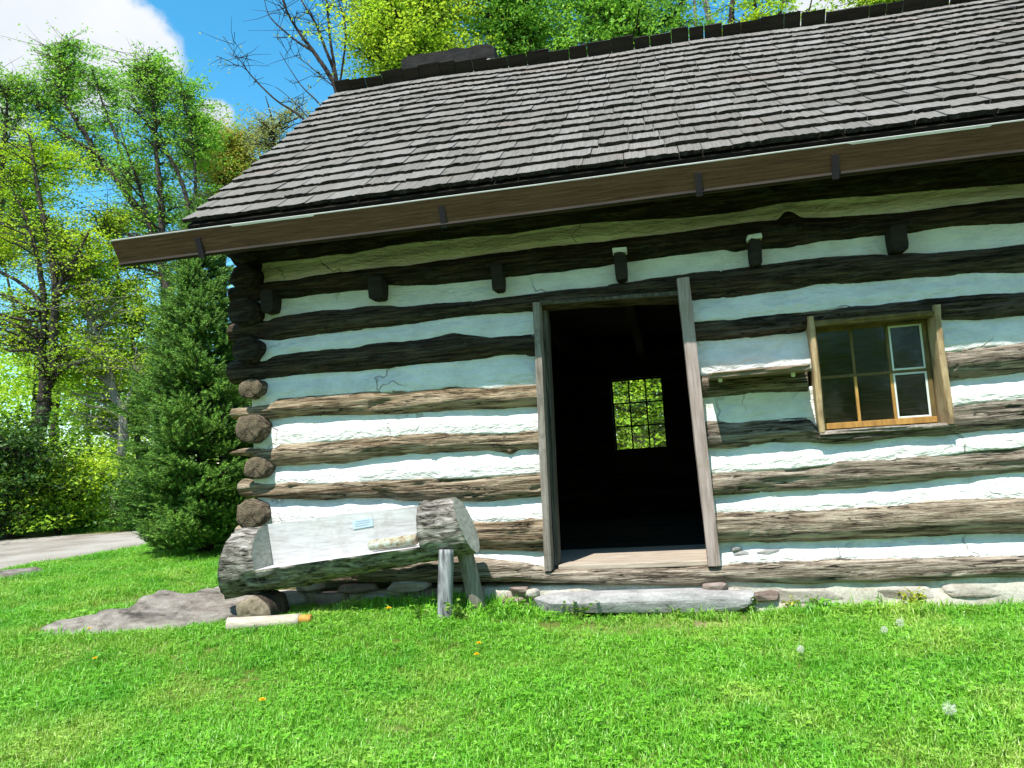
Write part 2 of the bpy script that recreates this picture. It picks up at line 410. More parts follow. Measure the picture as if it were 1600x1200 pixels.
M['chimney'] = stone_material('sooty_chimney_stone', [(0.3, (0.012, 0.011, 0.011)), (0.6, (0.03, 0.028, 0.027))], 5.0)
M['pale_stone'] = stone_material('pale_stone', [(0.3, (0.5, 0.46, 0.42)), (0.7, (0.72, 0.68, 0.63))])
M['putty'] = NT('white_putty').done((0.62, 0.66, 0.62), 0.7)
M['plaque'] = NT('pale_blue_plaque').done((0.42, 0.52, 0.62), 0.45, None, 0.4)
M['engrave'] = NT('engraved_grey').done((0.25, 0.30, 0.35), 0.7)
M['iron'] = NT('dark_iron').done((0.03, 0.02, 0.03), 0.6)
def glass_material():
    m = NT('old_window_glass')
    m.b.inputs['Base Color'].default_value = (0.9, 0.95, 0.93, 1); m.b.inputs['Roughness'].default_value = 0.03
    gl = m.new('ShaderNodeBsdfGlossy'); gl.inputs['Roughness'].default_value = 0.07
    tr = m.new('ShaderNodeBsdfTransparent'); tr.inputs[0].default_value = (0.92, 0.96, 0.94, 1)
    fr = m.new('ShaderNodeFresnel'); fr.inputs[0].default_value = 1.33
    nb = m.bump(m.noise(m.coord((1, 1, 1)), 5.0, 2, 0.5), 0.12, 0.02)
    m.l.new(nb, gl.inputs['Normal'])
    ms = m.new('ShaderNodeMixShader'); m.l.new(fr.outputs[0], ms.inputs[0]); m.l.new(tr.outputs[0], ms.inputs[1]); m.l.new(gl.outputs[0], ms.inputs[2])
    m.l.new(ms.outputs[0], m.out.inputs[0])
    return m.m
M['glass'] = glass_material()

def soil_material():
    m = NT('lawn_soil')
    w = m.coord((1, 1, 1), 'World')
    n = m.noise(w, 0.6, 6, 0.6)
    c = m.ramp(n, [(0.35, (0.07, 0.12, 0.018)), (0.5, (0.13, 0.16, 0.035)), (0.62, (0.27, 0.22, 0.12))])
    f = m.noise(w, 60.0, 4, 0.7)
    c = m.mix(0.6, c, m.mix(1.0, c, m.ramp(f, [(0.3, 0.4), (0.7, 1.5)]), 'MULTIPLY'))
    return m.done(c, 0.95, m.bump(f, 0.8, 0.02), 0.05)
M['soil'] = soil_material()
def gravel_material():
    m = NT('pale_gravel')
    w = m.coord((1, 1, 1), 'World')
    n = m.noise(w, 0.9, 5, 0.6); f = m.noise(w, 30.0, 5, 0.75)
    c = m.ramp(n, [(0.35, (0.24, 0.205, 0.165)), (0.6, (0.38, 0.345, 0.30))])
    c = m.mix(0.7, c, m.mix(1.0, c, m.ramp(f, [(0.3, 0.55), (0.7, 1.3)]), 'MULTIPLY'))
    return m.done(c, 0.95, m.bump(f, 0.7, 0.03), 0.1)
M['gravel'] = gravel_material()

# ------------------------------------------------------------------ ground, road
def build_ground():
    xs = np.concatenate([[-1500, -600, -250, -110, -60, -40], np.arange(-30, 16, 0.5), [20, 30, 50, 110, 250, 600, 1500]])
    ys = np.concatenate([[-1500, -600, -250, -100, -40, -20], np.arange(-12, 24, 0.5), [28, 36, 50, 110, 250, 600, 1500]])
    X, Y = np.meshgrid(xs, ys, indexing='ij'); Z = gz(X, Y)
    V = np.stack([X, Y, Z], -1).reshape(-1, 3); a, b = len(xs), len(ys)
    i, j = np.meshgrid(np.arange(a - 1), np.arange(b - 1), indexing='ij'); q = (i * b + j).ravel()
    F = np.stack([q, q + b, q + b + 1, q + 1], 1)
    o = link('ground', np_mesh('ground', V, F), M['soil'], None, True); o['kind'] = 'structure'
build_ground()

def road_edge():
    near = [(-9.9, -8.0), (-9.5, -1.0), ground_at(-20, 897)[:2], ground_at(110, 876)[:2], ground_at(232, 852)[:2], (-7.2, 8.3), (-4.5, 9.3), (2, 9.9), (9, 10.0)]
    far = [(-26, -8.0), (-24, 0.0), (-18, 6.2), ground_at(0, 846)[:2], ground_at(100, 838)[:2], ground_at(205, 831)[:2], (-8, 11.6), (1, 12.4), (9, 12.6)]
    return np.array(near, float), np.array(far, float)
ROAD_N, ROAD_F = road_edge()
def resample(p, n):
    d = np.concatenate([[0], np.cumsum(np.linalg.norm(np.diff(p, axis=0), axis=1))]); t = np.linspace(0, d[-1], n)
    return np.stack([np.interp(t, d, p[:, k]) for k in range(p.shape[1])], 1)
def build_road():
    n = 90; A = resample(ROAD_N, n); B = resample(ROAD_F, n)
    A += 0.18 * np.stack([noise3(np.arange(n) * 0.35, 1.0, 2.0), noise3(np.arange(n) * 0.35, 7.0, 2.0)], 1)
    B += 0.18 * np.stack([noise3(np.arange(n) * 0.35, 3.0, 5.0), noise3(np.arange(n) * 0.35, 9.0, 5.0)], 1)
    k = 14; V = []
    for i in range(n):
        for j in range(k):
            p = A[i] + (B[i] - A[i]) * j / (k - 1); V.append((p[0], p[1], float(gz(p[0], p[1])) + 0.014))
    F = np.array([(i * k + j, (i + 1) * k + j, (i + 1) * k + j + 1, i * k + j + 1) for i in range(n - 1) for j in range(k - 1)])
    o = link('gravel_road', np_mesh('gravel_road', V, F), M['gravel'], None, True); o['kind'] = 'structure'
    return np.concatenate([A, B[::-1]])
ROAD_POLY = build_road()
def in_poly(x, y, poly):
    r = np.zeros(np.shape(x), bool); n = len(poly); j = n - 1
    for i in range(n):
        xi, yi = poly[i]; xj, yj = poly[j]
        c = ((yi > y) != (yj > y)) & (x < (xj - xi) * (y - yi) / (yj - yi + 1e-12) + xi)
        r ^= c; j = i
    return r

# ------------------------------------------------------------------ the cabin
CABIN = empty('log_cabin', 'long log cabin with white chinking, open doorway and grey shingle roof', 'cabin')
XL, XR, YB = -3.44, 4.0, 5.0

def log_between(pts, seed, tone, grey=0.0, yc=0.095, hd=0.125, extend=None, n_exp=2.05, step=0.012, start=None, amp=1.0, knots=()):
    """hewn log from traced (x, z top, z bottom) samples on the wall plane"""
    a = np.array(sorted([(P(px, 0.5 * (t + b))[0], P(px, t)[2], P(px, b)[2]) for px, t, b in pts]))
    if start is not None: a = np.vstack([[start, a[0, 1], a[0, 2]], a]) if start < a[0, 0] else a
    if extend is not None: a = np.vstack([a, [extend, a[-1, 1] + 0.01, a[-1, 2] - 0.01]])
    xs = np.arange(a[0, 0], a[-1, 0], step); n = len(xs)
    zt = np.interp(xs, a[:, 0], a[:, 1]); zb = np.interp(xs, a[:, 0], a[:, 2])
    ker = np.ones(5) / 5
    zt = np.convolve(np.pad(zt, 2, 'edge'), ker, 'valid'); zb = np.convolve(np.pad(zb, 2, 'edge'), ker, 'valid')
    zt = zt + 0.007 * fbm(xs * 5, seed * 3.1, 0.0, 3) + 0.002 * noise3(xs * 45, seed, 1.0)
    zb = zb + 0.008 * fbm(xs * 4, seed * 5.7, 9.0, 3) + 0.003 * noise3(xs * 40, seed, 4.0)
    th = np.concatenate([np.linspace(-math.pi / 2, math.pi / 2, 25), np.linspace(math.pi / 2, 1.5 * math.pi, 9)[1:-1]])
    m = len(th); c, s = np.cos(th), np.sin(th)
    cy = np.sign(c) * np.abs(c) ** (2 / n_exp); sz = np.sign(s) * np.abs(s) ** (2 / n_exp)
    mid = (zt + zb) / 2; hh = (zt - zb) / 2
    Z = mid[:, None] + hh[:, None] * sz[None]
    Yy = yc - hd * cy[None] * (1 + 0.10 * noise3(xs * 1.3, seed * 2.2, 0.5))[:, None]
    Xx = np.repeat(xs[:, None], m, 1)
    front = np.clip(c, 0, 1)[None] ** 0.5
    gr = fbm(Xx * 1.6, Z * 26, seed * 1.7 + 0 * Z, 4)
    big = fbm(Xx * 1.1, Z * 7, seed * 2.9 + 0 * Z, 3)
    ck = noise3(Xx * 0.9 + 40, Z * 15 + 0.5 * noise3(Xx * 3, Z * 4, seed + 0 * Z), seed * 4.3 + 0 * Z)
    crack = np.exp(-(ck / 0.05) ** 2) * (noise3(Xx * 1.4, Z * 5 + 9, seed + 0 * Z) > -0.05)
    disp = amp * (0.011 * gr + 0.018 * big - 0.022 * crack) * front
    for kx, kz, kr in knots:
        r = np.hypot(Xx - kx, Z - kz) / kr; disp = disp + np.where(r < 1.6, 0.022 * np.exp(-(r * 1.3) ** 2) * (1 + 0.5 * np.sin(r * 14)), 0)
    Yy = Yy - disp
    V = np.stack([Xx, Yy, Z], -1).reshape(-1, 3)
    i, j = np.meshgrid(np.arange(n - 1), np.arange(m), indexing='ij')
    q0 = i * m + j; q1 = i * m + (j + 1) % m
    F = np.stack([q0, q1, q1 + m, q0 + m], -1).reshape(-1, 4)
    # ends: centre fans with slight dish
    e0 = len(V); V = np.vstack([V, [[xs[0] + 0.005, yc, mid[0]], [xs[-1] - 0.005, yc, mid[-1]]]])
    fan = [(e0, (k + 1) % m, k, k) for k in range(m)] + [(e0 + 1, (n - 1) * m + k, (n - 1) * m + (k + 1) % m, 0) for k in range(m)]
    tri = np.array([(e0, (k + 1) % m, k) for k in range(m)] + [(e0 + 1, (n - 1) * m + k, (n - 1) * m + (k + 1) % m) for k in range(m)])
    me = bpy.data.meshes.new('log')
    lv = np.concatenate([F.ravel(), tri.ravel()]).astype(np.int32)
    st = np.concatenate([np.arange(len(F)) * 4, len(F) * 4 + np.arange(len(tri)) * 3]).astype(np.int32)
    me.vertices.add(len(V)); me.vertices.foreach_set('co', V.astype(np.float32).ravel())
    me.loops.add(len(lv)); me.loops.foreach_set('vertex_index', lv)
    me.polygons.add(len(st)); me.polygons.foreach_set('loop_start', st); me.update(calc_edges=True); me.validate()
    o = link('log', me, M['log'], CABIN, True)
    o['tone'] = tone; o['grey'] = grey
    return dict(x=xs, zt=zt, zb=zb)

XE = 3.9
LOGS = {}
def merge(tops, bots):
    xs = sorted(set([p[0] for p in tops] + [p[0] for p in bots]))
    tx, ty = zip(*tops); bx, by = zip(*bots)
    return [(x, float(np.interp(x, tx, ty)), float(np.interp(x, bx, by))) for x in xs]

L0b = [(362, 413), (390, 410), (460, 401), (540, 393), (600, 380), (660, 373), (720, 367), (786, 361), (900, 345.6), (952, 341), (1075, 334.6), (1150, 326), (1224, 311.5), (1372, 299.7), (1600, 280)]
L0t = [(362, 340), (1600, 205)]
L1t = [(358, 446), (402, 440), (460, 433), (524, 422), (580, 416), (660, 408), (680, 404), (780, 391), (860, 380), (920, 375), (1009, 365), (1119, 350), (1222, 338), (1228, 326), (1238, 323), (1246, 328), (1256, 337), (1272, 336), (1403, 328), (1600, 304)]
L1b = [(358, 474), (388, 469), (448, 465), (500, 458), (574, 451), (598, 444), (680, 443), (766, 436), (788, 431), (860, 424), (920, 417), (1040, 399.5), (1134, 389), (1142, 393), (1175, 387), (1232, 385), (1285, 375), (1337, 371.5), (1390, 363), (1421, 361), (1512, 350.5), (1600, 347)]
L2t = [(358, 503), (388, 500), (416, 498), (426, 492), (460, 487), (520, 480), (574, 474), (630, 475), (700, 470), (766, 464), (820, 457), (870, 450), (920, 447), (1040, 427.5), (1145, 415), (1236, 403), (1313, 396), (1390, 392.5), (1460, 391), (1586, 378.5), (1600, 377)]
L2b = [(358, 536), (388, 532), (432, 533), (488, 524), (556, 516), (600, 511), (640, 507), (696, 498), (768, 490), (838, 486), (850, 482), (920, 477), (1078, 470), (1140, 465), (1190, 458), (1254, 450), (1280, 442), (1314, 443), (1392, 438), (1450, 434), (1520, 429), (1600, 427)]
L3t = [(358, 562), (396, 557), (418, 556), (424, 549), (476, 543), (540, 537), (590, 529), (650, 525), (684, 521), (700, 515), (716, 515), (736, 520), (770, 522), (800, 521), (843, 517)]
L3b = [(358, 600), (408, 594), (480, 586), (560, 580), (600, 576), (660, 571), (720, 566), (760, 561), (774, 557), (810, 554), (830, 558), (843, 558)]
L4t = [(362, 636), (410, 630), (427, 629), (432, 618), (488, 614), (540, 611), (596, 604), (638, 605), (690, 601), (698, 597), (732, 598), (780, 599), (846, 596)]
L4b = [(362, 655), (410, 657), (460, 652), (520, 650), (590, 649), (648, 647), (700, 643), (770, 640), (846, 638)]
L5t = [(362, 704), (372, 700), (428, 696), (438, 687), (500, 682), (540, 679), (600, 674), (660, 671), (736, 669), (848, 665)]
L5b = [(362, 712), (400, 716), (424, 729), (480, 727), (536, 727), (580, 718), (600, 715), (686, 710), (760, 707), (796, 711), (810, 704), (849, 705)]
L6t = [(374, 748), (426, 752), (446, 750), (450, 747), (520, 746), (590, 743), (700, 738), (770, 735), (851, 729)]
L6b = [(374, 777), (440, 782), (500, 783), (540, 781), (590, 780), (630, 785), (730, 786), (760, 786), (800, 783), (852, 778)]
L7t = [(366, 822), (420, 812), (546, 808), (587, 809), (747, 809), (800, 808), (820, 804), (855, 802)]
L7b = [(366, 872), (759, 862), (855, 867)]
L8t = [(372, 872), (726, 867), (810, 877), (849, 885), (876, 889), (1050, 888), (1122, 883), (1140, 879), (1200, 877), (1280, 873), (1413, 871), (1600, 866)]
L8b = [(372, 912), (762, 909), (870, 910), (960, 913), (1089, 915), (1140, 911), (1200, 912), (1280, 912), (1440, 909), (1520, 903), (1600, 903)]
R3t = [(1081, 493), (1112, 490), (1150, 490), (1208, 484), (1260, 478), (1328, 470), (1360, 472), (1392, 467), (1430, 466), (1450, 460), (1500, 455), (1600, 451)]
R3b = [(1085, 535), (1140, 532), (1200, 525), (1255, 520), (1266, 511), (1460, 496), (1470, 500), (1530, 500), (1570, 496), (1600, 494)]
R4at = [(1089, 577), (1260, 568)]; R4ab = [(1089, 624), (1120, 621), (1263, 615)]
R4bt = [(1480, 540), (1540, 533), (1600, 528)]; R4bb = [(1480, 598), (1540, 592), (1600, 584)]
R5t = [(1097, 653), (1160, 652), (1220, 648), (1268, 646), (1280, 672), (1484, 660), (1488, 624), (1540, 617), (1600, 615)]
R5b = [(1100, 702), (1136, 705), (1180, 698), (1204, 693), (1260, 693), (1310, 694), (1347, 693), (1413, 684), (1493, 680), (1600, 672)]
R6t = [(1105, 731), (1180, 726), (1260, 720), (1315, 713), (1381, 711), (1480, 699), (1600, 687)]
R6b = [(1109, 777), (1180, 773), (1240, 770), (1290, 766), (1341, 766), (1373, 761), (1467, 752), (1600, 741)]
R7t = [(1113, 794), (1220, 793), (1300, 789), (1341, 787), (1413, 783), (1451, 776), (1600, 772)]
R7b = [(1118, 849), (1200, 851), (1300, 847), (1440, 841), (1600, 837)]

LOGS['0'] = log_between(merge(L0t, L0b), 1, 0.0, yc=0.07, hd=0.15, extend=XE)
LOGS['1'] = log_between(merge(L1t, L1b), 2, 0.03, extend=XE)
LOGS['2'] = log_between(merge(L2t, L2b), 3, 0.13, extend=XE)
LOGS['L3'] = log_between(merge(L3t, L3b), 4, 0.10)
LOGS['L4'] = log_between(merge(L4t, L4b), 5, 0.95, 0.05)
LOGS['L5'] = log_between(merge(L5t, L5b), 6, 0.95, 0.2, knots=[(P(676, 697)[0], P(676, 697)[2], 0.05), (P(742, 668)[0], P(742, 668)[2], 0.03), (P(796, 707)[0], P(796, 707)[2], 0.025)])
LOGS['L6'] = log_between(merge(L6t, L6b), 7, 0.92, 0.25, amp=1.3)
LOGS['L7'] = log_between(merge(L7t, L7b), 8, 0.9, 0.2, hd=0.14, knots=[(P(829, 814)[0], P(829, 814)[2], 0.035)])
LOGS['8'] = log_between(merge(L8t, L8b), 9, 1.0, 0.75, yc=0.06, hd=0.15, n_exp=3.2, extend=XE, amp=0.6)
LOGS['R3'] = log_between(merge(R3t, R3b), 10, 0.20, 0.5, extend=XE, amp=1.3)
LOGS['R4a'] = log_between(merge(R4at, R4ab), 11, 0.6, 0.6)
LOGS['R4b'] = log_between(merge(R4bt, R4bb), 12, 0.85, 0.8, extend=XE)
LOGS['R5'] = log_between(merge(R5t, R5b), 13, 0.75, 0.85, extend=XE, amp=1.2)
LOGS['R6'] = log_between(merge(R6t, R6b), 14, 0.95, 0.75, extend=XE, amp=1.5)
LOGS['R7'] = log_between(merge(R7t, R7b), 15, 1.0, 0.55, hd=0.15, extend=XE, amp=0.5)

def chinking(up, lo, x0, x1, seed, ytop=0.045, ybot=0.0):
    A, B = LOGS[up], LOGS[lo]
    xs = np.arange(x0, x1, 0.02); k = 12
    zt = np.interp(xs, A['x'], A['zb']) + 0.05; zb = np.interp(xs, B['x'], B['zt']) - 0.05
    zt = np.maximum(zt, zb + 0.02)
    V = []
    for r in range(k + 1):
        t = r / k; z = zb + (zt - zb) * t
        y = ybot + (ytop - ybot) * smooth01((t - 0.25) / 0.6) + 0.012 * fbm(xs * 2.2, z * 7, seed * 3.3 + 0 * xs, 4) + 0.004 * noise3(xs * 14, z * 30, seed + 0 * xs)
        V.append(np.stack([xs, y, z], 1))
    for r in range(2):
        z = zt if r == 0 else zb
        V.append(np.stack([xs, 0 * xs + 0.17, z], 1))
    V = np.concatenate(V); n = len(xs)
    F = [((r * n + i), (r * n + i + 1), ((r + 1) % (k + 3)) * n + i + 1, ((r + 1) % (k + 3)) * n + i) for r in range(k + 3) for i in range(n - 1)]
    F = np.array(F)
    o = link('chinking', np_mesh('chinking', V, F), M['plaster'], CABIN, True)
XLc = P(393, 600)[0]
DL, DRr = -0.90, 0.245
WX0, WX1, WZ0, WZ1 = 1.041, 1.895, 1.18, 1.967
DXL, DXR = -0.90, 0.27
chinking('0', '1', XLc, XE, 1, 0.125, 0.06)
chinking('1', '2', XLc, XE, 2, 0.06, 0.04)
for i, (a, b) in enumerate([('2', 'L3'), ('L3', 'L4'), ('L4', 'L5'), ('L5', 'L6'), ('L6', 'L7'), ('L7', '8')]):
    chinking(a, b, XLc, DXL, 10 + i)
chinking('2', 'R3', 0.235, XE, 20)
chinking('R3', 'R4a', 0.24, WX0 + 0.01, 21); chinking('R4a', 'R5', 0.24, WX0 + 0.01, 22, 0.04, 0.02)
chinking('R3', 'R4b', WX1 - 0.01, XE, 23); chinking('R4b', 'R5', WX1 - 0.01, XE, 24)
chinking('R5', 'R6', 0.25, XE, 25); chinking('R6', 'R7', 0.255, XE, 26); chinking('R7', '8', 0.26, XE, 27, 0.05, -0.015)

def round_log(p0, p1, r, seed, tone, grey, name='log', n_len=26, ns=20, end_mat=True, squash=1.0):
    p0 = np.array(p0, float); p1 = np.array(p1, float); ax = p1 - p0; L = np.linalg.norm(ax); ax /= L
    a = np.cross(ax, [0, 0, 1]); a /= np.linalg.norm(a); b = np.cross(a, ax)
    th = np.linspace(0, 2 * math.pi, ns, endpoint=False)
    V = []
    for i in range(n_len):
        t = i / (n_len - 1); c = p0 + ax * L * t
        rr = r * (1 + 0.20 * fbm(np.cos(th) * 1.2 + seed * 5.3, np.sin(th) * 1.2, t * L * 1.0 + 0 * th, 3))
        V.append(c + np.outer(np.cos(th) * rr, a) + np.outer(np.sin(th) * rr * squash, b))
    # dished rough cut end, rings towards the centre
    rings = [0.75, 0.45, 0.2]
    for q in rings:
        off = 0.014 * fbm(np.cos(th) * 3 * q, np.sin(th) * 3 * q, seed + 0 * th, 3)
        V.append(p0 + np.outer(np.cos(th) * r * q, a) + np.outer(np.sin(th) * r * q * squash, b) - np.outer(off + 0.006, ax))
    V = np.concatenate(V); m = ns
    F = [(i * m + j, i * m + (j + 1) % m, (i + 1) * m + (j + 1) % m, (i + 1) * m + j) for i in range(n_len - 1) for j in range(m)]
    nb = len(F)
    prev = 0
    for k in range(len(rings)):
        base = (n_len + k) * m
        F += [(prev + (j + 1) % m, prev + j, base + j, base + (j + 1) % m) for j in range(m)]; prev = base
    F.append(tuple(prev + j for j in range(m - 1, -1, -1)))
    F.append(tuple((n_len - 1) * m + j for j in range(m)))
    me = np_mesh(name, V, F)
    return me, nb

# left wall: round logs whose cut ends show at the corner
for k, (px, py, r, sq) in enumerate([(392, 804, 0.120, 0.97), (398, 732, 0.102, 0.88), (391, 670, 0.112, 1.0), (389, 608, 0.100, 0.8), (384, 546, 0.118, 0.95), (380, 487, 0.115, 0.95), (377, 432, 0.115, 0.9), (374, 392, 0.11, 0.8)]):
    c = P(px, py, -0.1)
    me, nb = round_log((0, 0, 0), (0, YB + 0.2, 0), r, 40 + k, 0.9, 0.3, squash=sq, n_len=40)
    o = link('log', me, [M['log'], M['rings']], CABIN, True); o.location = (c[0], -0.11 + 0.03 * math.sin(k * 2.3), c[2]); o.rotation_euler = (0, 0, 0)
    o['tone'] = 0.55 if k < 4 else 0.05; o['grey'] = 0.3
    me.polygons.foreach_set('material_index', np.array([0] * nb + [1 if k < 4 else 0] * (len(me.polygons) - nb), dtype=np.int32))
# lowest side log below the corner
me, nb = round_log((-3.25, -0.02, 0.5), (-3.25, YB + 0.1, 0.5), 0.13, 60, 0.8, 0.3)
o = link('log', me, [M['log'], M['endgrain']], CABIN, True); o['tone'] = 0.7; o['grey'] = 0.3
# inner lining of the left, right and rear walls: rows of dark logs with chinking slabs between
def plain_wall_logs():
    zs = np.arange(0.42, 2.95, 0.31)
    for z in zs:   # right wall
        me, nb = round_log((XE - 0.12, -0.05, z), (XE - 0.12, YB + 0.1, z), 0.125, 70 + z, 0.5, 0.3, n_len=12, ns=12)
        o = link('log', me, M['log'], CABIN, True); o['tone'] = 0.3; o['grey'] = 0.4
    for z in zs:   # rear wall, broken by the rear window
        segs = [(-3.4, XE)] if not (1.02 < z < 2.3) else [(-3.4, -0.73), (0.06, XE)]
        for s0, s1 in segs:
            me, nb = round_log((s0, YB - 0.02, z), (s1, YB - 0.02, z), 0.125, 90 + z + s0, 0.5, 0.3, n_len=12, ns=12)
            o = link('log', me, M['log'], CABIN, True); o['tone'] = 0.0; o['grey'] = 0.2
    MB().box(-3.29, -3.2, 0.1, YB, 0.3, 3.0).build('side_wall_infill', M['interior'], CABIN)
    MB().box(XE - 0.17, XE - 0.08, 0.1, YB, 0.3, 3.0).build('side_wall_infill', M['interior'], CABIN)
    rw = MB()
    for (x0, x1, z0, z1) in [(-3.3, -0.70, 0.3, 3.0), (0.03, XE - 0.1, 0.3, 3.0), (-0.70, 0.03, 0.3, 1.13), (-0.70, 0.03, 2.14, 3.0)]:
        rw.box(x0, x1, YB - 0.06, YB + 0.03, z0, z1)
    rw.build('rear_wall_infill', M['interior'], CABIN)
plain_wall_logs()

# ---- joist ends and joists
for k, (x0, x1, yt, yb) in enumerate([(406, 425, 452, 487), (574, 596, 430, 466), (767, 784, 410, 453), (960, 979, 393, 436), (1172, 1191, 372, 412), (1393, 1419, 350, 391)]):
    a = P(x0, (yt + yb) / 2, -0.1); b = P(x1, (yt + yb) / 2, -0.1)
    zt = P((x0 + x1) / 2, yt, -0.1)[2]; zb = P((x0 + x1) / 2, yb, -0.1)[2]
    xc = (a[0] + b[0]) / 2
    o = rough_beam('joist', (xc, -0.09, (zt + zb) / 2), (xc, YB - 0.1, (zt + zb) / 2), b[0] - a[0], zt - zb, M['dark_wood'], CABIN, n=30, amp=0.004, seed=k, side=(0, 0, 1))
    if k in (3, 4):
        MB().box(xc - 0.05, xc + 0.055, -0.085, 0.06, zt - 0.004, zt + 0.035, 0.006).build('joist_cap', M['plaster'], o, 0.008)
for x in (3.1,):
    rough_beam('joist', (x, -0.09, 2.5), (x, YB - 0.1, 2.5), 0.1, 0.2, M['dark_wood'], CABIN, side=(0, 0, 1))
# loft boards above the joists
for k in range(18):
    y0 = 0.2 + k * 0.265
    MB().box(-3.2, XE - 0.2, y0, y0 + 0.258, 2.66, 2.69, 0.002).build('loft_board', M['interior'], CABIN)

# ---- floor boards, foundation
for k in range(18):
    y0 = 0.235 + k * 0.268
    MB().box(-3.15, XE - 0.2, y0, y0 + 0.262, 0.29, 0.328 + 0.003 * math.sin(k * 3.1), 0.0015).build('floor_board', M['floor'] if k < 3 else M['interior'], CABIN, 0.003)  # boards past the sunlit doorway strip are coloured dark for shade

# ---- door frame
ld = P(846, 680, -0.05); rd = P(1098, 680, -0.05)
jl = rough_beam('door_jamb', (-0.912, -0.02, 0.318), (-0.870, -0.02, 2.29), 0.054, 0.15, M['frame'], None, n=60, amp=0.003, seed=1)
jr = rough_beam('door_jamb', (0.258, -0.02, 0.312), (0.212, -0.02, 2.36), 0.088, 0.15, M['frame_pink'], None, n=60, amp=0.003, seed=2)
lin = rough_beam('door_frame', (-0.85, 0.03, 2.292), (0.175, 0.03, 2.262), 0.03, 0.16, M['frame_dark'], CABIN, n=30, amp=0.003, seed=3)
jl.parent = lin; jr.parent = lin
j2 = rough_beam('inner_jamb', (-0.872, 0.13, 0.33), (-0.832, 0.13, 2.27), 0.04, 0.15, M['frame_dark'], lin, n=30, seed=4)
MB().box(-0.85, 0.22, 0.0, 0.232, 0.30, 0.339, 0.003).build('threshold', M['floor'], lin, 0.008)
MB().box(-0.83, -0.02, 0.16, 0.19, 2.29, 2.40).build('head_infill', M['dark_wood'], lin)
MB().box(-0.87, 0.20, 0.07, 0.20, 2.28, 2.46).build('door_head_chinking', M['plaster'], CABIN, 0.01)

# ---- front window
wf = rough_beam('window_frame', (WX0 + 0.03, 0.06, WZ1 - 0.02), (WX1 - 0.03, 0.06, WZ1 - 0.02), 0.045, 0.22, M['sash_wood'], CABIN, n=20, seed=11)  # head uses the darker sash colour to carry the eave's shade
rough_beam('frame_side', (WX0 + 0.018, 0.055, WZ0 + 0.005), (WX0 + 0.018, 0.055, WZ1 + 0.03), 0.042, 0.235, M['window_wood'], wf, n=30, seed=12)
rough_beam('frame_side', (WX1 - 0.022, 0.055, WZ0 + 0.005), (WX1 - 0.022, 0.055, WZ1 + 0.03), 0.046, 0.235, M['window_wood'], wf, n=30, seed=13)
rough_beam('window_sill', (WX0 - 0.0, 0.07, WZ0 + 0.0), (WX1 + 0.0, 0.07, WZ0 + 0.0), 0.035, 0.25, M['frame'], wf, n=20, seed=14)
SX0, SX1, SZ0, SZ1, SY = 1.085, 1.845, 1.205, 1.935, 0.125
def sash(parent, x0, x1, z0, z1, y, nc, nr, stile, bar, mat_edge, mats, putty=()):
    s = MB(); s.box(x0, x1, y - 0.018, y + 0.018, z1 - stile, z1).box(x0, x0 + stile, y - 0.0175, y + 0.0175, z0 + stile * 1.3, z1 - stile).box(x1 - stile, x1, y - 0.0175, y + 0.0175, z0 + stile * 1.3, z1 - stile)
    so = s.build('sash', mat_edge, parent, 0.003)
    MB().box(x0, x1, y - 0.02, y + 0.018, z0, z0 + stile * 1.3).build('bottom_rail', mats[1], parent, 0.003)
    ax0, ax1, az0, az1 = x0 + stile, x1 - stile, z0 + stile * 1.3, z1 - stile
    pw = (ax1 - ax0 - (nc - 1) * bar) / nc; ph = (az1 - az0 - (nr - 1) * bar) / nr
    for i in range(1, nc):
        xb = ax0 + i * pw + (i - 1) * bar
        for r in range(nr):
            zb = az0 + r * (ph + bar)
            MB().box(xb, xb + bar, y - 0.013, y + 0.013, zb, zb + ph).build('muntin', mats[1] if r == 0 else mats[0], parent, 0.003)
    for r in range(1, nr):
        zb = az0 + r * ph + (r - 1) * bar
        MB().box(ax0, ax1, y - 0.0135, y + 0.0135, zb, zb + bar).build('muntin', mats[0], parent, 0.003)
    for i in range(nc):
        for r in range(nr):
            xa = ax0 + i * (pw + bar); za = az0 + r * (ph + bar)
            g = MB().box(xa - 0.003, xa + pw + 0.003, y - 0.0015, y + 0.0015, za - 0.003, za + ph + 0.003).build('pane', M['glass'], parent)
            if (i, r) in putty:
                q = MB(); w = 0.013
                q.box(xa, xa + w, y - 0.0155, y - 0.004, za, za + ph, 0.0015).box(xa + pw - w, xa + pw, y - 0.0155, y - 0.004, za, za + ph, 0.0015)
                q.box(xa + w, xa + pw - w, y - 0.0152, y - 0.004, za, za + w, 0.0015).box(xa + w, xa + pw - w, y - 0.0152, y - 0.004, za + ph - w, za + ph, 0.0015)
                q.build('putty', M['putty'], parent, 0.003)
sash(wf, SX0, SX1, SZ0, SZ1, SY, 3, 2, 0.033, 0.020, M['sash_wood'], (M['sash_wood'], M['orange_wood']), putty=((2, 0), (2, 1)))
# dark room cloth of depth behind: the rear window
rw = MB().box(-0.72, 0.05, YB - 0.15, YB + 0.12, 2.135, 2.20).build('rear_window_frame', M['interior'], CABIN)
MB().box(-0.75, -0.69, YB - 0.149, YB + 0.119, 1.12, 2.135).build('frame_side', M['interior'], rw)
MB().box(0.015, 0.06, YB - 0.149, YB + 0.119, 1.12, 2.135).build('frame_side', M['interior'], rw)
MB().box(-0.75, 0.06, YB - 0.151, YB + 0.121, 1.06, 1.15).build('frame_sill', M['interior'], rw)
sash(rw, -0.69, 0.015, 1.15, 2.135, YB, 3, 3, 0.022, 0.019, M['interior'], (M['interior'], M['interior']))

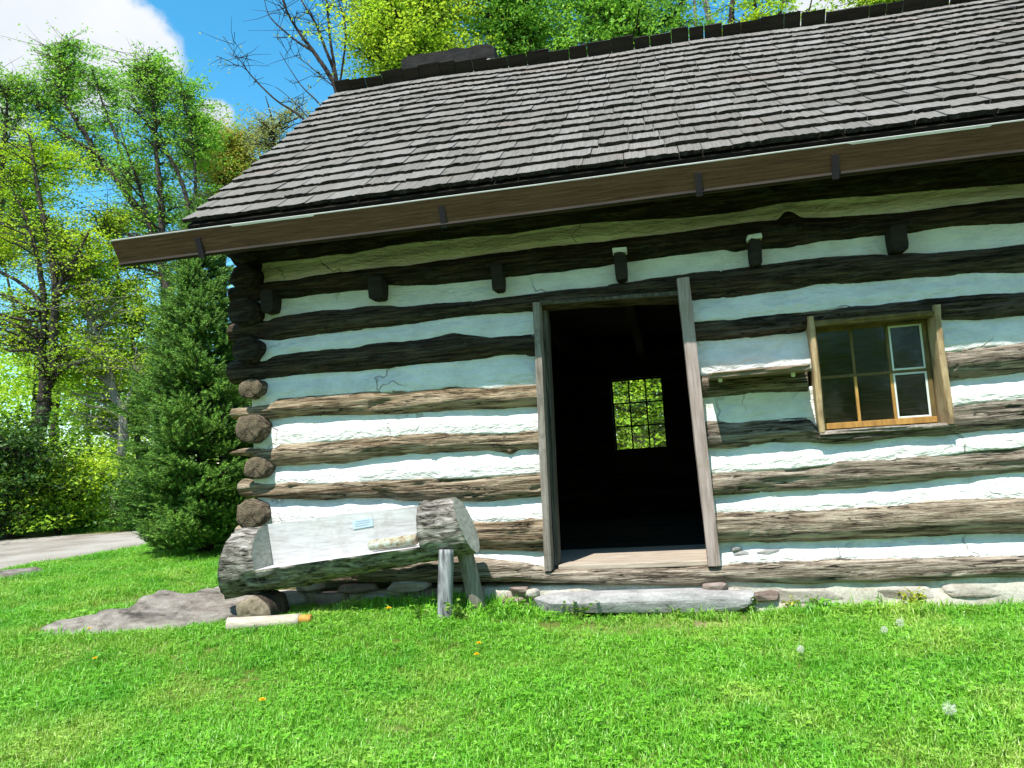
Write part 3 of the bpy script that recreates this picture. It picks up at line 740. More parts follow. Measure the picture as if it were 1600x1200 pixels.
# ---- shelf beside the window
sa = P(1109, 586, -0.26); sb = P(1266, 573, -0.26)
shelf = rough_beam('shelf', (sa[0], -0.13, sa[2] + 0.0), (sb[0], -0.13, sb[2] + 0.0), 0.04, 0.27, M['gutter_light'], CABIN, n=24, amp=0.003, seed=21)
for px, py in ((1125, 592), (1239, 584)):
    c = P(px, py, -0.15); MB().box(c[0] - 0.014, c[0] + 0.014, -0.165, -0.135, c[2] - 0.02, c[2] + 0.018, 0.003).build('peg', M['putty'], shelf, 0.005)

# ---- foundation: mortared plinth with stones
def rock_mesh(name, sx, sy, sz, seed, sub=3, flat=2.6, rough=0.22, n=34):
    """angular stone: hull of scattered points, edges worn by a bevel"""
    import bmesh
    r = np.random.default_rng(int(seed * 13) + 5); q = r.normal(size=(n, 3)); q /= np.linalg.norm(q, axis=1)[:, None]
    q = np.sign(q) * np.abs(q) ** 0.55; q *= (1 - rough * r.uniform(0, 1, n))[:, None]
    bm = bmesh.new()
    for p in q * np.array([sx, sy, sz]): bm.verts.new(p)
    bmesh.ops.convex_hull(bm, input=bm.verts)
    for v in [v for v in bm.verts if not v.link_faces]: bm.verts.remove(v)
    bmesh.ops.bevel(bm, geom=bm.edges[:], offset=min(sx, sy, sz) * 0.10, segments=1, affect='EDGES')
    me = bpy.data.meshes.new(name); bm.to_mesh(me); bm.free(); return me
def build_foundation():
    xs = np.arange(-3.4, XE, 0.03); k = 9; V = []
    for r in range(k + 1):
        t = r / k; z = -0.1 + (0.2 + 0.1) * t
        y = -0.035 - 0.05 * (1 - t) + 0.03 * fbm(xs * 1.7, 0 * xs + z * 6, 0 * xs + 5.0, 4)
        V.append(np.stack([xs, y, 0 * xs + z], 1))
    V.append(np.stack([xs, 0 * xs + 0.2, 0 * xs + 0.2], 1))
    V = np.concatenate(V); n = len(xs)
    F = np.array([(r * n + i, r * n + i + 1, (r + 1) * n + i + 1, (r + 1) * n + i) for r in range(k + 1) for i in range(n - 1)])
    fo = link('foundation', np_mesh('foundation', V, F), M['mortar'], CABIN, True)
    def stone(px, py, w, h, dep, mat, seed, Y=-0.06, flat=2.8, rough=0.2, rz=0.0, label=None):
        c = P(px, py, Y); o = link('stone', rock_mesh('stone', w / 2, dep / 2, h / 2, seed, flat=flat, rough=rough), mat, fo)
        o.location = c; o.rotation_euler = (rng.uniform(-.1, .1), rz, rng.uniform(-.1, .1))
        if label: o['label'] = label
        return o
    # long flat slab under the doorway, split along its bedding
    a = P(996, 937, -0.1)
    me = rock_mesh('stone', 0.83, 0.17, 0.085, 57, rough=0.30, n=110)
    sl = link('stone', me, M['slab'], fo); sl.location = (a[0], -0.115, a[2] - 0.005); sl.rotation_euler = (0.05, 0.012, 0.0); sl['label'] = 'long flat grey slab below the doorway'
    stone(803, 942, 0.22, 0.13, 0.2, M['redstone'], 2)
    stone(812, 921, 0.17, 0.055, 0.12, M['redstone'], 3, -0.05)
    stone(832, 926, 0.12, 0.07, 0.12, M['tanstone'], 4, -0.05)
    stone(775, 953, 0.36, 0.11, 0.22, M['tanstone'], 5, -0.12)
    stone(820, 952, 0.13, 0.10, 0.14, M['redstone'], 6, -0.1)
    stone(1118, 921, 0.22, 0.12, 0.16, M['redstone'], 7, -0.07, rough=0.35)
    stone(1140, 928, 0.24, 0.10, 0.16, M['tanstone'], 8, -0.04)
    stone(1262, 930, 0.62, 0.13, 0.16, M['tanstone'], 9, 0.0)
    stone(1400, 927, 0.58, 0.14, 0.16, M['tanstone'], 10, 0.0)
    stone(1535, 921, 0.66, 0.14, 0.16, M['tanstone'], 11, 0.0)
    stone(1195, 930, 0.20, 0.09, 0.16, M['redstone'], 12, -0.03)
    for k, (px, py, w, h) in enumerate([(450, 935, 0.4, 0.16), (520, 940, 0.34, 0.18), (590, 940, 0.42, 0.15), (660, 935, 0.36, 0.16), (480, 915, 0.3, 0.1), (560, 918, 0.34, 0.1), (640, 915, 0.36, 0.1), (740, 925, 0.2, 0.12)]):
        stone(px, py, w, h, 0.2, M['redstone'] if k % 2 else M['tanstone'], 20 + k, -0.03)
    # rubble patch where the chinking has fallen away beside the door
    for k, (px, py, w, h) in enumerate([(1160, 866, 0.15, 0.055), (1205, 864, 0.22, 0.06), (1150, 858, 0.10, 0.04)]):
        stone(px, py, w, h, 0.05, M['slab'], 40 + k, 0.012, rough=0.5)
build_foundation()

# ---- roof
EY, EZ, RY = -0.50, 3.097, 2.516
RXL, RXR = -3.503, 4.25
def ridge_z(x): return 5.58 - 0.0226 * (x + 3.5) + 0.012 * np.sin(x * 2.1)
def roof_pt(x, s, lift=0.0):
    """s = 0 at the eave, 1 at the ridge of the front slope"""
    zr = ridge_z(x); sag = -0.035 * np.sin(math.pi * s) * (0.6 + 0.4 * np.sin(x * 1.1))
    y = EY + (RY - EY) * s; z = EZ + (zr - EZ) * s + sag
    return np.array([x, y - lift * 0.646, z + lift * 0.763])
SL = math.hypot(RY - EY, 5.6 - EZ)
def build_roof():
    nx, ns = 40, 12; V = []
    for lay in (-0.05, -0.085):
        for i in range(nx + 1):
            x = RXL + 0.03 + (RXR - RXL - 0.06) * i / nx
            for j in range(ns + 1): V.append(roof_pt(x, -0.004 + 0.998 * j / ns, lay + 0.035))
    m = ns + 1; N = (nx + 1) * m
    F = [(i * m + j, (i + 1) * m + j, (i + 1) * m + j + 1, i * m + j + 1) for i in range(nx) for j in range(ns)]
    F += [tuple(N + k for k in reversed(f)) for f in F[:nx * ns]]
    for i in range(nx): F += [(i * m, N + i * m, N + (i + 1) * m, (i + 1) * m), (i * m + ns, (i + 1) * m + ns, N + (i + 1) * m + ns, N + i * m + ns)]
    for j in range(ns): F += [(j, j + 1, N + j + 1, N + j), (nx * m + j, N + nx * m + j, N + nx * m + j + 1, nx * m + j + 1)]
    roof = link('roof', np_mesh('roof', V, F), M['dark_wood'], CABIN)
    # rear slope and gable ends
    b = MB(); x0, x1 = RXL + 0.03, RXR - 0.03
    v = [(x0, RY + 0.02, ridge_z(x0) - 0.07), (x1, RY + 0.02, ridge_z(x1) - 0.07), (x1, 2 * RY - EY, EZ - 0.05), (x0, 2 * RY - EY, EZ - 0.05)]
    v += [(p[0], p[1] - 0.02, p[2] - 0.04) for p in v]
    b.add(v, [(0, 1, 2, 3), (7, 6, 5, 4), (0, 4, 5, 1), (1, 5, 6, 2), (2, 6, 7, 3), (3, 7, 4, 0)])
    b.build('rear_slope', M['shingle'], roof)
    for x in (-3.3, XE - 0.12):
        n = 16
        for k in range(n):
            ya = 0.0 + YB * k / n; yb = ya + YB / n - 0.006
            top = lambda y: 2.9 + (ridge_z(x) - 3.02 - 0.0) * (1 - abs(y - RY) / (RY + 0.25)) if True else 0
            v = [(x - 0.02, ya, 2.85), (x + 0.02, ya, 2.85), (x - 0.02, yb, 2.85), (x + 0.02, yb, 2.85), (x - 0.02, ya, top(ya)), (x + 0.02, ya, top(ya)), (x - 0.02, yb, top(yb)), (x + 0.02, yb, top(yb))]
            MB().add(v, [(0, 2, 3, 1), (4, 5, 7, 6), (0, 1, 5, 4), (2, 6, 7, 3), (0, 4, 6, 2), (1, 3, 7, 5)]).build('gable_board', M['dark_wood'], CABIN)
    # shingle variants: unit width, butt edge ragged; local x across, y up the slope, z out of the roof
    def shingle_vf(seed):
        r = np.random.default_rng(seed); n = 7; L = 0.46
        xs = np.linspace(-0.5, 0.5, n + 1)
        jag = r.uniform(-0.007, 0.007, n + 1) + 0.004 * np.sin(xs * 9 + seed); th = r.uniform(0.031, 0.038)
        cup = r.uniform(-0.003, 0.003)
        V = []
        for x, j in zip(xs, jag):
            c = cup * (4 * x * x)
            V += [(x, j, th + c + r.uniform(-0.004, 0.004)), (x, j + r.uniform(0.0, 0.014), 0.002), (x, L, 0.004)]
        F = []
        for i in range(n):
            a = 3 * i; F += [(a + 3, a + 5, a + 2, a), (a, a + 1, a + 4, a + 3)]
        F += [(0, 2, 1), (3 * n, 3 * n + 1, 3 * n + 2)]
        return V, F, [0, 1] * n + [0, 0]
    vari = [shingle_vf(100 + s) for s in range(14)]
    meshes = []
    for V, F, mi in vari:
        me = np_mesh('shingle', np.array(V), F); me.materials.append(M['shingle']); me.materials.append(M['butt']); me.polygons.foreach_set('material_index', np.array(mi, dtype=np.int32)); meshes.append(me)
    rr = np.random.default_rng(11)
    expo = 0.228; rows = int(SL / expo) + 1
    items = []
    for k in range(rows):
        s0 = k * expo / SL
        if s0 > 0.985: break
        x = RXL - rr.uniform(0, 0.12)
        first = True
        while x < RXR:
            w = rr.uniform(0.15, 0.30)
            xa = max(x, RXL + rr.uniform(-0.015, 0.01)) if first else x
            if x + w > RXL + 0.05:
                items.append((k, xa, x + w - rr.uniform(0.002, 0.007), s0 + rr.normal(0, 0.0008))); first = False
            x += w
    kept = []; rest = []
    for it in items:
        k, xa, xb, s0 = it; p = roof_pt((xa + xb) / 2, s0); d = p - np.array([0, -CAMD, CAMH]); z = d @ FW
        u = 800 + FPX * (d @ RT) / z
        (kept if (u < 1620 and len(kept) < 300) else rest).append(it)
    RV, RF, RM = [], [], []
    def xform(it):
        k, xa, xb, s0 = it; xc = (xa + xb) / 2
        p = roof_pt(xc, max(s0, -0.02)); q = roof_pt(xc, min(s0 + 0.1, 1.0)); r = roof_pt(xc + 0.1, max(s0, 0)); l = roof_pt(xc - 0.1, max(s0, 0))
        ay = (q - p) / np.linalg.norm(q - p); axx = (r - l) / np.linalg.norm(r - l); az = np.cross(axx, ay); az /= np.linalg.norm(az); axx = np.cross(ay, az)
        # each course rides on the one below
        tilt = 0.035 + rr.normal(0, 0.004); ay2 = ay * math.cos(tilt) - az * math.sin(tilt); az2 = az * math.cos(tilt) + ay * math.sin(tilt)
        sk = rr.normal(0, 0.004); ax3 = axx * math.cos(sk) + ay2 * math.sin(sk); ay3 = ay2 * math.cos(sk) - axx * math.sin(sk)
        return np.column_stack([ax3 * (xb - xa), ay3, az2]), p + az * 0.004
    for i, it in enumerate(kept):
        R, p = xform(it); o = bpy.data.objects.new('shingle', meshes[rr.integers(14)]); COL.objects.link(o); o.parent = roof
        m4 = Matrix.Identity(4)
        for a in range(3):
            for c in range(3): m4[a][c] = R[a, c]
            m4[a][3] = p[a]
        o.matrix_local = m4; o['shade'] = float(rr.uniform())
    for it in rest:
        R, p = xform(it); V, F, mi = vari[rr.integers(14)]; b0 = len(RV); RM += mi
        for v in V: RV.append(R @ np.array(v) + p)
        RF += [tuple(q + b0 for q in f) for f in F]
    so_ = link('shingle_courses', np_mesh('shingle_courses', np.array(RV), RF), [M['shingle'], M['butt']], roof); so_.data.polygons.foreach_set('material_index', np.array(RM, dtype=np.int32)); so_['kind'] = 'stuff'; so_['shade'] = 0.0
    # comb at the ridge: boards of the rear slope reaching up past the ridge and leaning over it
    x = RXL + 0.01
    while x < RXR - 0.05:
        w = rr.uniform(0.16, 0.27); h = rr.uniform(0.10, 0.15); zr = float(ridge_z(x + w / 2)); xa, xb = x, x + w - rr.uniform(0.004, 0.016)
        v = []
        for (yy, zz) in ((RY + 0.10, zr - 0.06), (RY + 0.125, zr - 0.035), (RY - 0.06 - rr.uniform(0, 0.012), zr + h), (RY - 0.035, zr + h + 0.02)):
            v += [(xa, yy, zz), (xb, yy, zz + rr.uniform(-0.006, 0.006))]
        MB().add(v, [(0, 1, 3, 2), (0, 4, 5, 1), (4, 6, 7, 5), (2, 3, 7, 6), (0, 2, 6, 4), (1, 5, 7, 3)]).build('ridge_board', M['dark_wood'], roof)
        x += w
    return roof
ROOF = build_roof()

# ---- wooden V gutter
def build_gutter():
    x0, x1 = -4.01, 4.2
    def board(name, ya, za, yb, zb, th, mat, parent):
        d = np.array([yb - ya, zb - za]); L = np.linalg.norm(d); d /= L; nrm = np.array([d[1], -d[0]]) * th
        V = []; n = 60
        for i in range(n + 1):
            x = x0 + (x1 - x0) * i / n; w = 0.004 * math.sin(x * 1.3) + 0.003 * float(noise3(x * 1.1, za, 2.0))
            for (y, z) in ((ya, za), (yb, zb), (yb + nrm[0], zb + nrm[1]), (ya + nrm[0], za + nrm[1])): V.append((x - (0.03 if (i == 0 and z > 2.9) else 0), y + w, z + w))
        F = [(i * 4 + j, (i + 1) * 4 + j, (i + 1) * 4 + (j + 1) % 4, i * 4 + (j + 1) % 4) for i in range(n) for j in range(4)]
        F += [(0, 1, 2, 3), tuple(n * 4 + j for j in (3, 2, 1, 0))]
        return link(name, np_mesh(name, V, F), mat, parent)
    g = board('gutter', -0.555, 2.80, -0.635, 2.985, 0.028, M['gutter'], CABIN)
    board('rear_board', -0.555, 2.802, -0.43, 3.06, -0.026, M['dark_wood'], g)
    rim = board('rim', -0.6305, 2.976, -0.6375, 2.992, 0.034, M['rim'], g)
    for px, py in ((308, 372), (690, 338), (1092, 285), (1307, 258)):
        c = P(px, py, -0.62)
        def strip(t0, t1, off0, off1):
            v = []
            for t in (t0, t1):
                for off in (off0, off1):
                    y = -0.555 - 0.08 * t - off; z = 2.80 + 0.185 * t - off * 0.4
                    v += [(c[0] - 0.022, y, z), (c[0] + 0.022, y, z)]
            return v
        b = MB().add(strip(-0.03, 0.72, -0.002, 0.012), [(0, 1, 3, 2), (4, 6, 7, 5), (0, 4, 5, 1), (2, 3, 7, 6), (0, 2, 6, 4), (1, 5, 7, 3)])
        b.build('bracket', M['iron'], g)
build_gutter()

# ---- chimney behind the ridge
def build_chimney():
    a = P(640, 118, 2.95); b = P(781, 98, 2.95)
    ch = MB().box(a[0] + 0.08, b[0] - 0.1, 2.75, 3.35, 4.9, 5.70, 0.01).build('chimney', M['chimney'], CABIN, 0.02)
    n = 26; V = []
    for i in range(n + 1):
        t = i / n; x = a[0] + (b[0] - a[0]) * t
        tz = 6.0 - 0.035 * t + 0.028 * float(fbm(x * 3.3, 1.0, 2.0, 3)) - 0.05 * max(0, 0.08 - t) / 0.08 - 0.06 * max(0, t - 0.93) / 0.07; bz = 5.68
        V += [(x, 2.66 + 0.02 * float(noise3(x * 5, 3, 1)), bz), (x, 2.64 + 0.02 * float(noise3(x * 5, 7, 1)), tz - 0.03), (x, 2.70, tz), (x, 3.42, tz - 0.02), (x, 3.42, bz)]
    F = [(i * 5 + j, (i + 1) * 5 + j, (i + 1) * 5 + (j + 1) % 5, i * 5 + (j + 1) % 5) for i in range(n) for j in range(5)]
    F += [(4, 3, 2, 1, 0), tuple(n * 5 + j for j in range(5))]
    link('cap_stone', np_mesh('cap_stone', V, F), M['chimney'], ch)
    c = P(768, 99, 2.6); o = link('pale_stone', rock_mesh('pale_stone', 0.075, 0.05, 0.06, 5), M['pale_stone'], ch, True); o.location = c
build_chimney()

#__PART2__
# ------------------------------------------------------------------ bench of a hollowed log, and what lies about it
M['endlight'] = wood_material('pale_cut_end', [(0.3, (0.10, 0.078, 0.05)), (0.5, (0.20, 0.16, 0.11)), (0.75, (0.30, 0.25, 0.18))], (7, 7, 7), 0.8, (0.07, 0.06, 0.045))
M['bark_dark0'] = bark_material('dark_log_bark', [(0.3, (0.02, 0.016, 0.012)), (0.7, (0.10, 0.08, 0.06))])
def build_bench():
    root = empty('log_bench', 'bench carved from a thick bark-covered log, slumped down at its left end', 'bench')
    A = np.array([-3.14, -0.50, 0.515]); B = np.array([-1.40, -0.46, 0.705]); R = 0.24
    def RX(x): return 0.243 - 0.043 * np.asarray(x) / 1.75
    ax = B - A; L = np.linalg.norm(ax); ax /= L
    fr = np.array([0, -1.0, 0]); fr -= ax * (fr @ ax); fr /= np.linalg.norm(fr); up = np.cross(ax, fr)
    if up[2] < 0: up = -up
    root.location = tuple(A - np.array([0, 0, 0.25]))
    off = np.array(root.location)
    def ring(th, x, seed=0.0):
        u, v = np.cos(th), np.sin(th)
        r = RX(x) * (1 + 0.03 * fbm(u * 1.2, v * 1.2, x * 1.2 + 0 * u, 3) + 0.13 * np.abs(fbm(u * 6 + 0 * x, v * 6, x * 3.2 + 0 * u, 3)) - 0.05)
        return u * r, v * r
    def put(u, v, x): return A + np.outer(np.asarray(x), ax) + np.outer(u, fr) + np.outer(v, up) - off
    def cut_at(x): return -0.03 - 0.085 * x / 1.75, -0.055 - 0.035 * x / 1.75      # back board plane (u) and seat plane (v) of the cut
    def mesh_of(x0, x1, cut, slant0=0.0, slant1=0.0):
        V = []; ns = int((x1 - x0) / 0.02) + 1; xs = np.linspace(x0, x1, ns)
        if cut:
            pass
        else:
            th = np.linspace(0, -2 * math.pi, 52, endpoint=False)
        for i, x in enumerate(xs):
            uc, vc = cut_at(x); R = float(RX(x))
            if cut:
                t0 = math.atan2(vc, math.sqrt(R * R - vc * vc)); t1 = math.atan2(math.sqrt(R * R - uc * uc), uc); th = np.linspace(t0, t1 - 2 * math.pi, 44)
            xx = np.full(len(th), x); u, v = ring(th, xx)
            t = i / (ns - 1)
            xs_ = xx + (slant0 * (1 - t) ** 6 + slant1 * t ** 6) * v / R
            if cut:
                u[0], v[0] = math.sqrt(R * R - vc * vc), vc; u[-1], v[-1] = uc, math.sqrt(R * R - uc * uc) + 0.004 * math.sin(x * 9)
                # sawn seat and back, three extra points
                u = np.concatenate([u, [uc, uc, 0.06]]); v = np.concatenate([v, [0.06, vc, vc]]); xs_ = np.concatenate([xs_, [x] * 3])
            V.append(put(u, v, xs_))
        m = len(V[0]); V = np.concatenate(V)
        nb = len(th)
        F = []; mi = []
        for i in range(ns - 1):
            for j in range(m):
                F.append((i * m + j, i * m + (j + 1) % m, (i + 1) * m + (j + 1) % m, (i + 1) * m + j)); mi.append(0 if j < nb - 1 or not cut else 1)
        if not cut:
            for e, rev in ((0, True), (ns - 1, False)):
                c = len(V); V = np.vstack([V, V[e * m:(e + 1) * m].mean(axis=0)[None]])
                for j in range(m):
                    f = (c, e * m + (j + 1) % m, e * m + j); F.append(f if not rev else f[::-1]); mi.append(2)
        else:
            F.append(tuple(range(m))); mi.append(2); F.append(tuple((ns - 1) * m + j for j in range(m - 1, -1, -1))); mi.append(2)
        return V, F, mi
    for name, x0, x1, cut, s0, s1 in (('end_block', 0.0, 0.26, False, 0.07, 0.0), ('seat', 0.262, L - 0.30, True, 0, 0), ('end_block', L - 0.298, L, False, 0.0, -0.05)):
        V, F, mi = mesh_of(x0, x1, cut, s0, s1)
        me = np_mesh(name, V, F); o = link(name, me, [M['bench_bark'], M['sawn'], M['endgrey']], root)
        me.polygons.foreach_set('material_index', np.array(mi, dtype=np.int32))
        sm = np.array([k == 0 for k in mi]); me.polygons.foreach_set('use_smooth', sm)
        bpy.context.view_layer.update()
    # legs at the right end
    def leg(p0, p1, r, mat):
        me, nb = round_log(np.array(p0) - off, np.array(p1) - off, r, p0[0] * 3, 0, 0, name='leg', n_len=16, ns=14); link('leg', me, mat, root, True)
    leg((-1.535, -0.66, 0.08), (-1.515, -0.61, 0.56), 0.05, M['post'])
    leg((-1.36, -0.36, 0.02), (-1.43, -0.44, 0.56), 0.058, M['frame'])
    # plaque screwed to the back board
    def bp(x, v, d): return A + ax * x + fr * (cut_at(x)[0] + d) + up * v - off
    xa, xb, va, vb = 0.90, 1.05, 0.095, 0.155
    v = [bp(x, w, d) for x in (xa, xb) for d in (0.001, 0.006) for w in (va, vb)]
    pl = MB().add(v, BOXF).build('plaque', M['plaque'], root)
    for k in range(3):
        w0 = va + 0.014 + k * 0.016
        MB().add([bp(x, w, d) for x in (xa + 0.018 + 0.01 * (k == 2), xb - 0.02 - 0.012 * (k == 0)) for d in (0.006, 0.0066) for w in (w0, w0 + 0.005)], BOXF).build('engraved_line', M['engrave'], pl)
    return A, ax, fr, up
BA, BAX, BFR, BUP = build_bench()
def bench_pt(x, u, v): return BA + BAX * x + BFR * u + BUP * v

def short_log(name, p0, p1, r, mat_side, mat_end, seed, squash=1.0, ns=18):
    p0 = np.array(p0); p1 = np.array(p1); b = np.minimum(p0, p1)
    me, nb = round_log(p0 - b, p1 - b, r, seed, 0, 0, name=name, n_len=14, ns=ns, squash=squash)
    o = link(name, me, [mat_side, mat_end], None, True); o.location = b
    me.polygons.foreach_set('material_index', np.array([0] * nb + [1] * (len(me.polygons) - nb), dtype=np.int32))
    return o
def lichen_material():
    m = NT('lichened_bark')
    n = m.noise(m.coord((1, 1, 1)), 22.0, 7, 0.7)
    c = m.ramp(n, [(0.30, (0.16, 0.11, 0.07)), (0.45, (0.34, 0.28, 0.19)), (0.54, (0.38, 0.42, 0.33)), (0.72, (0.55, 0.60, 0.52))])
    return m.done(c, 0.95, m.bump(n, 1.0, 0.02), 0.1)
M['lichen'] = lichen_material()
p0 = bench_pt(1.06, 0.05, -0.03); p1 = bench_pt(1.40, 0.09, -0.035)
tag(short_log('firewood', p0, p1, 0.045, M['lichen'], M['pale_post'], 3, 0.85), 'lichen-covered stick of firewood lying on the bench seat', 'firewood')
o = link('wood_chunk', rock_mesh('wood_chunk', 0.045, 0.04, 0.04, 9, rough=0.35), M['endgrain']); o.location = bench_pt(1.44, 0.05, -0.035); tag(o, 'small brown wood chunk on the bench seat beside the right end block', 'wood chunk')
# round block the low end rests on, its cut end turned to the lawn
g = ground_at(411, 966)
tag(short_log('support_log', (-2.90, -0.70, 0.20), (-2.90, -0.42, 0.20), 0.13, M['bark_dark0'], M['endlight'], 14, 0.78, 24), 'short thick log block under the low left end of the bench', 'log block')
# the leg that fell out
def fallen_leg():
    root = empty('fallen_leg', 'pale round bench leg lying in the grass below the low end', 'bench leg', loc=(-2.99, -0.86, 0.1))
    a = np.array((-2.99, -0.86, 0.145)); b = np.array((-2.50, -0.80, 0.155)); off = np.array(root.location)
    me, nb = round_log(a - off, b - off, 0.048, 21, 0, 0, name='shaft', n_len=14, ns=14); link('shaft', me, M['pale_post'], root, True)
    me, nb = round_log(b - off + np.array([0.075, 0.01, 0.001]), b - off - np.array([0.01, 0, 0]), 0.034, 22, 0, 0, name='tenon', n_len=6, ns=12); link('tenon', me, M['orange_end'], root, True)
fallen_leg()
# bedrock outcrop left of the corner
def outcrop():
    pts = [ground_at(*p)[:2] for p in ((35, 990), (130, 994), (250, 988), (380, 972), (440, 966))]
    top = [ground_at(*q)[:2] for q in ((45, 982), (150, 974), (250, 958), (340, 946), (430, 944))]
    n, m = 130, 44; V = []
    A_ = resample(np.array(pts, float), n); B_ = resample(np.array(top, float), n)
    for i in range(n):
        for j in range(m):
            s = j / (m - 1); t = i / (n - 1); p = A_[i] + (B_[i] - A_[i]) * s
            edge = min(1, s * 7, (1 - s) * 4, t * 7, (1 - t) * 7)
            h = (0.05 + 0.15 * smooth01(t * 1.3)) * (0.45 + 0.55 * s) + 0.07 * float(fbm(p[0] * 1.6, p[1] * 4, 1.0, 4))
            st = 0.06 * round(float(noise3(p[0] * 1.1 + p[1] * 0.8, p[1] * 2.6, 8.0)) * 3) / 3
            V.append((p[0], p[1], float(gz(p[0], p[1])) - 0.06 + max(0, edge) ** 0.5 * (h + st + 0.05)))
    F = np.array([(i * m + j, (i + 1) * m + j, (i + 1) * m + j + 1, i * m + j + 1) for i in range(n - 1) for j in range(m - 1)])
    o = link('rock_outcrop', np_mesh('rock_outcrop', V, F), M['outcrop']); tag(o, 'low brown-grey bedrock slab rising from the lawn left of the bench', 'rock')
    return np.concatenate([A_, B_[::-1]])
ROCK_POLY = outcrop()
g = ground_at(12, 903); o = link('boulder', rock_mesh('boulder', 0.42, 0.35, 0.11, 31), M['outcrop']); o.location = g; tag(o, 'flat grey rock between lawn and gravel road at the left edge', 'rock')

# ------------------------------------------------------------------ trees
def catmull(p, n):
    p = np.asarray(p, float)
    if len(p) < 3: return resample(p, n)
    q = np.vstack([2 * p[0] - p[1], p, 2 * p[-1] - p[-2]]); out = []
    k = len(p) - 1; per = max(2, n // k)
    for i in range(k):
        a, b, c, d = q[i:i + 4]
        for t in np.linspace(0, 1, per, endpoint=False):
            out.append(0.5 * ((2 * b) + (-a + c) * t + (2 * a - 5 * b + 4 * c - d) * t * t + (-a + 3 * b - 3 * c + d) * t ** 3))
    out.append(p[-1]); return np.array(out)
class Tubes:
    def __init__(s): s.V = []; s.F = []; s.n = 0
    def add(s, pts, rad, ns):
        pts = np.asarray(pts, float); rad = np.asarray(rad, float); n = len(pts)
        tg = np.gradient(pts, axis=0); tg /= np.linalg.norm(tg, axis=1)[:, None] + 1e-9
        ref = np.array([1.0, 0, 0]) if abs(tg[0, 0]) < 0.8 else np.array([0, 1.0, 0])
        a = np.cross(tg, ref); a /= np.linalg.norm(a, axis=1)[:, None] + 1e-9; b = np.cross(tg, a)
        th = np.linspace(0, 2 * math.pi, ns, endpoint=False)
        V = pts[:, None] + rad[:, None, None] * (np.cos(th)[None, :, None] * a[:, None] + np.sin(th)[None, :, None] * b[:, None])
        i, j = np.meshgrid(np.arange(n - 1), np.arange(ns), indexing='ij')
        q = i * ns + j; q1 = i * ns + (j + 1) % ns
        s.F.append(np.stack([q, q1, q1 + ns, q + ns], -1).reshape(-1, 4) + s.n); s.V.append(V.reshape(-1, 3)); s.n += n * ns
    def mesh(s, name, off):
        return np_mesh(name, np.concatenate(s.V) - off, np.concatenate(s.F))
def leaves_vf(C, size, r, upbias=0.9):
    """one folded diamond leaf at every centre"""
    n = len(C)
    nr = r.normal(size=(n, 3)); nr[:, 2] = np.abs(nr[:, 2]) + upbias; nr /= np.linalg.norm(nr, axis=1)[:, None]
    d = r.normal(size=(n, 3)); d -= nr * (d * nr).sum(1)[:, None]; d /= np.linalg.norm(d, axis=1)[:, None]
    e = np.cross(nr, d); s = size * r.uniform(0.6, 1.25, n)[:, None]
    droop = nr * s * r.uniform(-0.3, 0.05, n)[:, None]
    V = np.stack([C - d * s * 0.5, C + e * s * 0.34 + nr * s * 0.12, C + d * s * 0.55 + droop, C - e * s * 0.34 + nr * s * 0.12], 1).reshape(-1, 3)
    q = np.arange(n) * 4
    F = np.concatenate([np.stack([q, q + 1, q + 2], 1), np.stack([q, q + 2, q + 3], 1)])
    return V, F

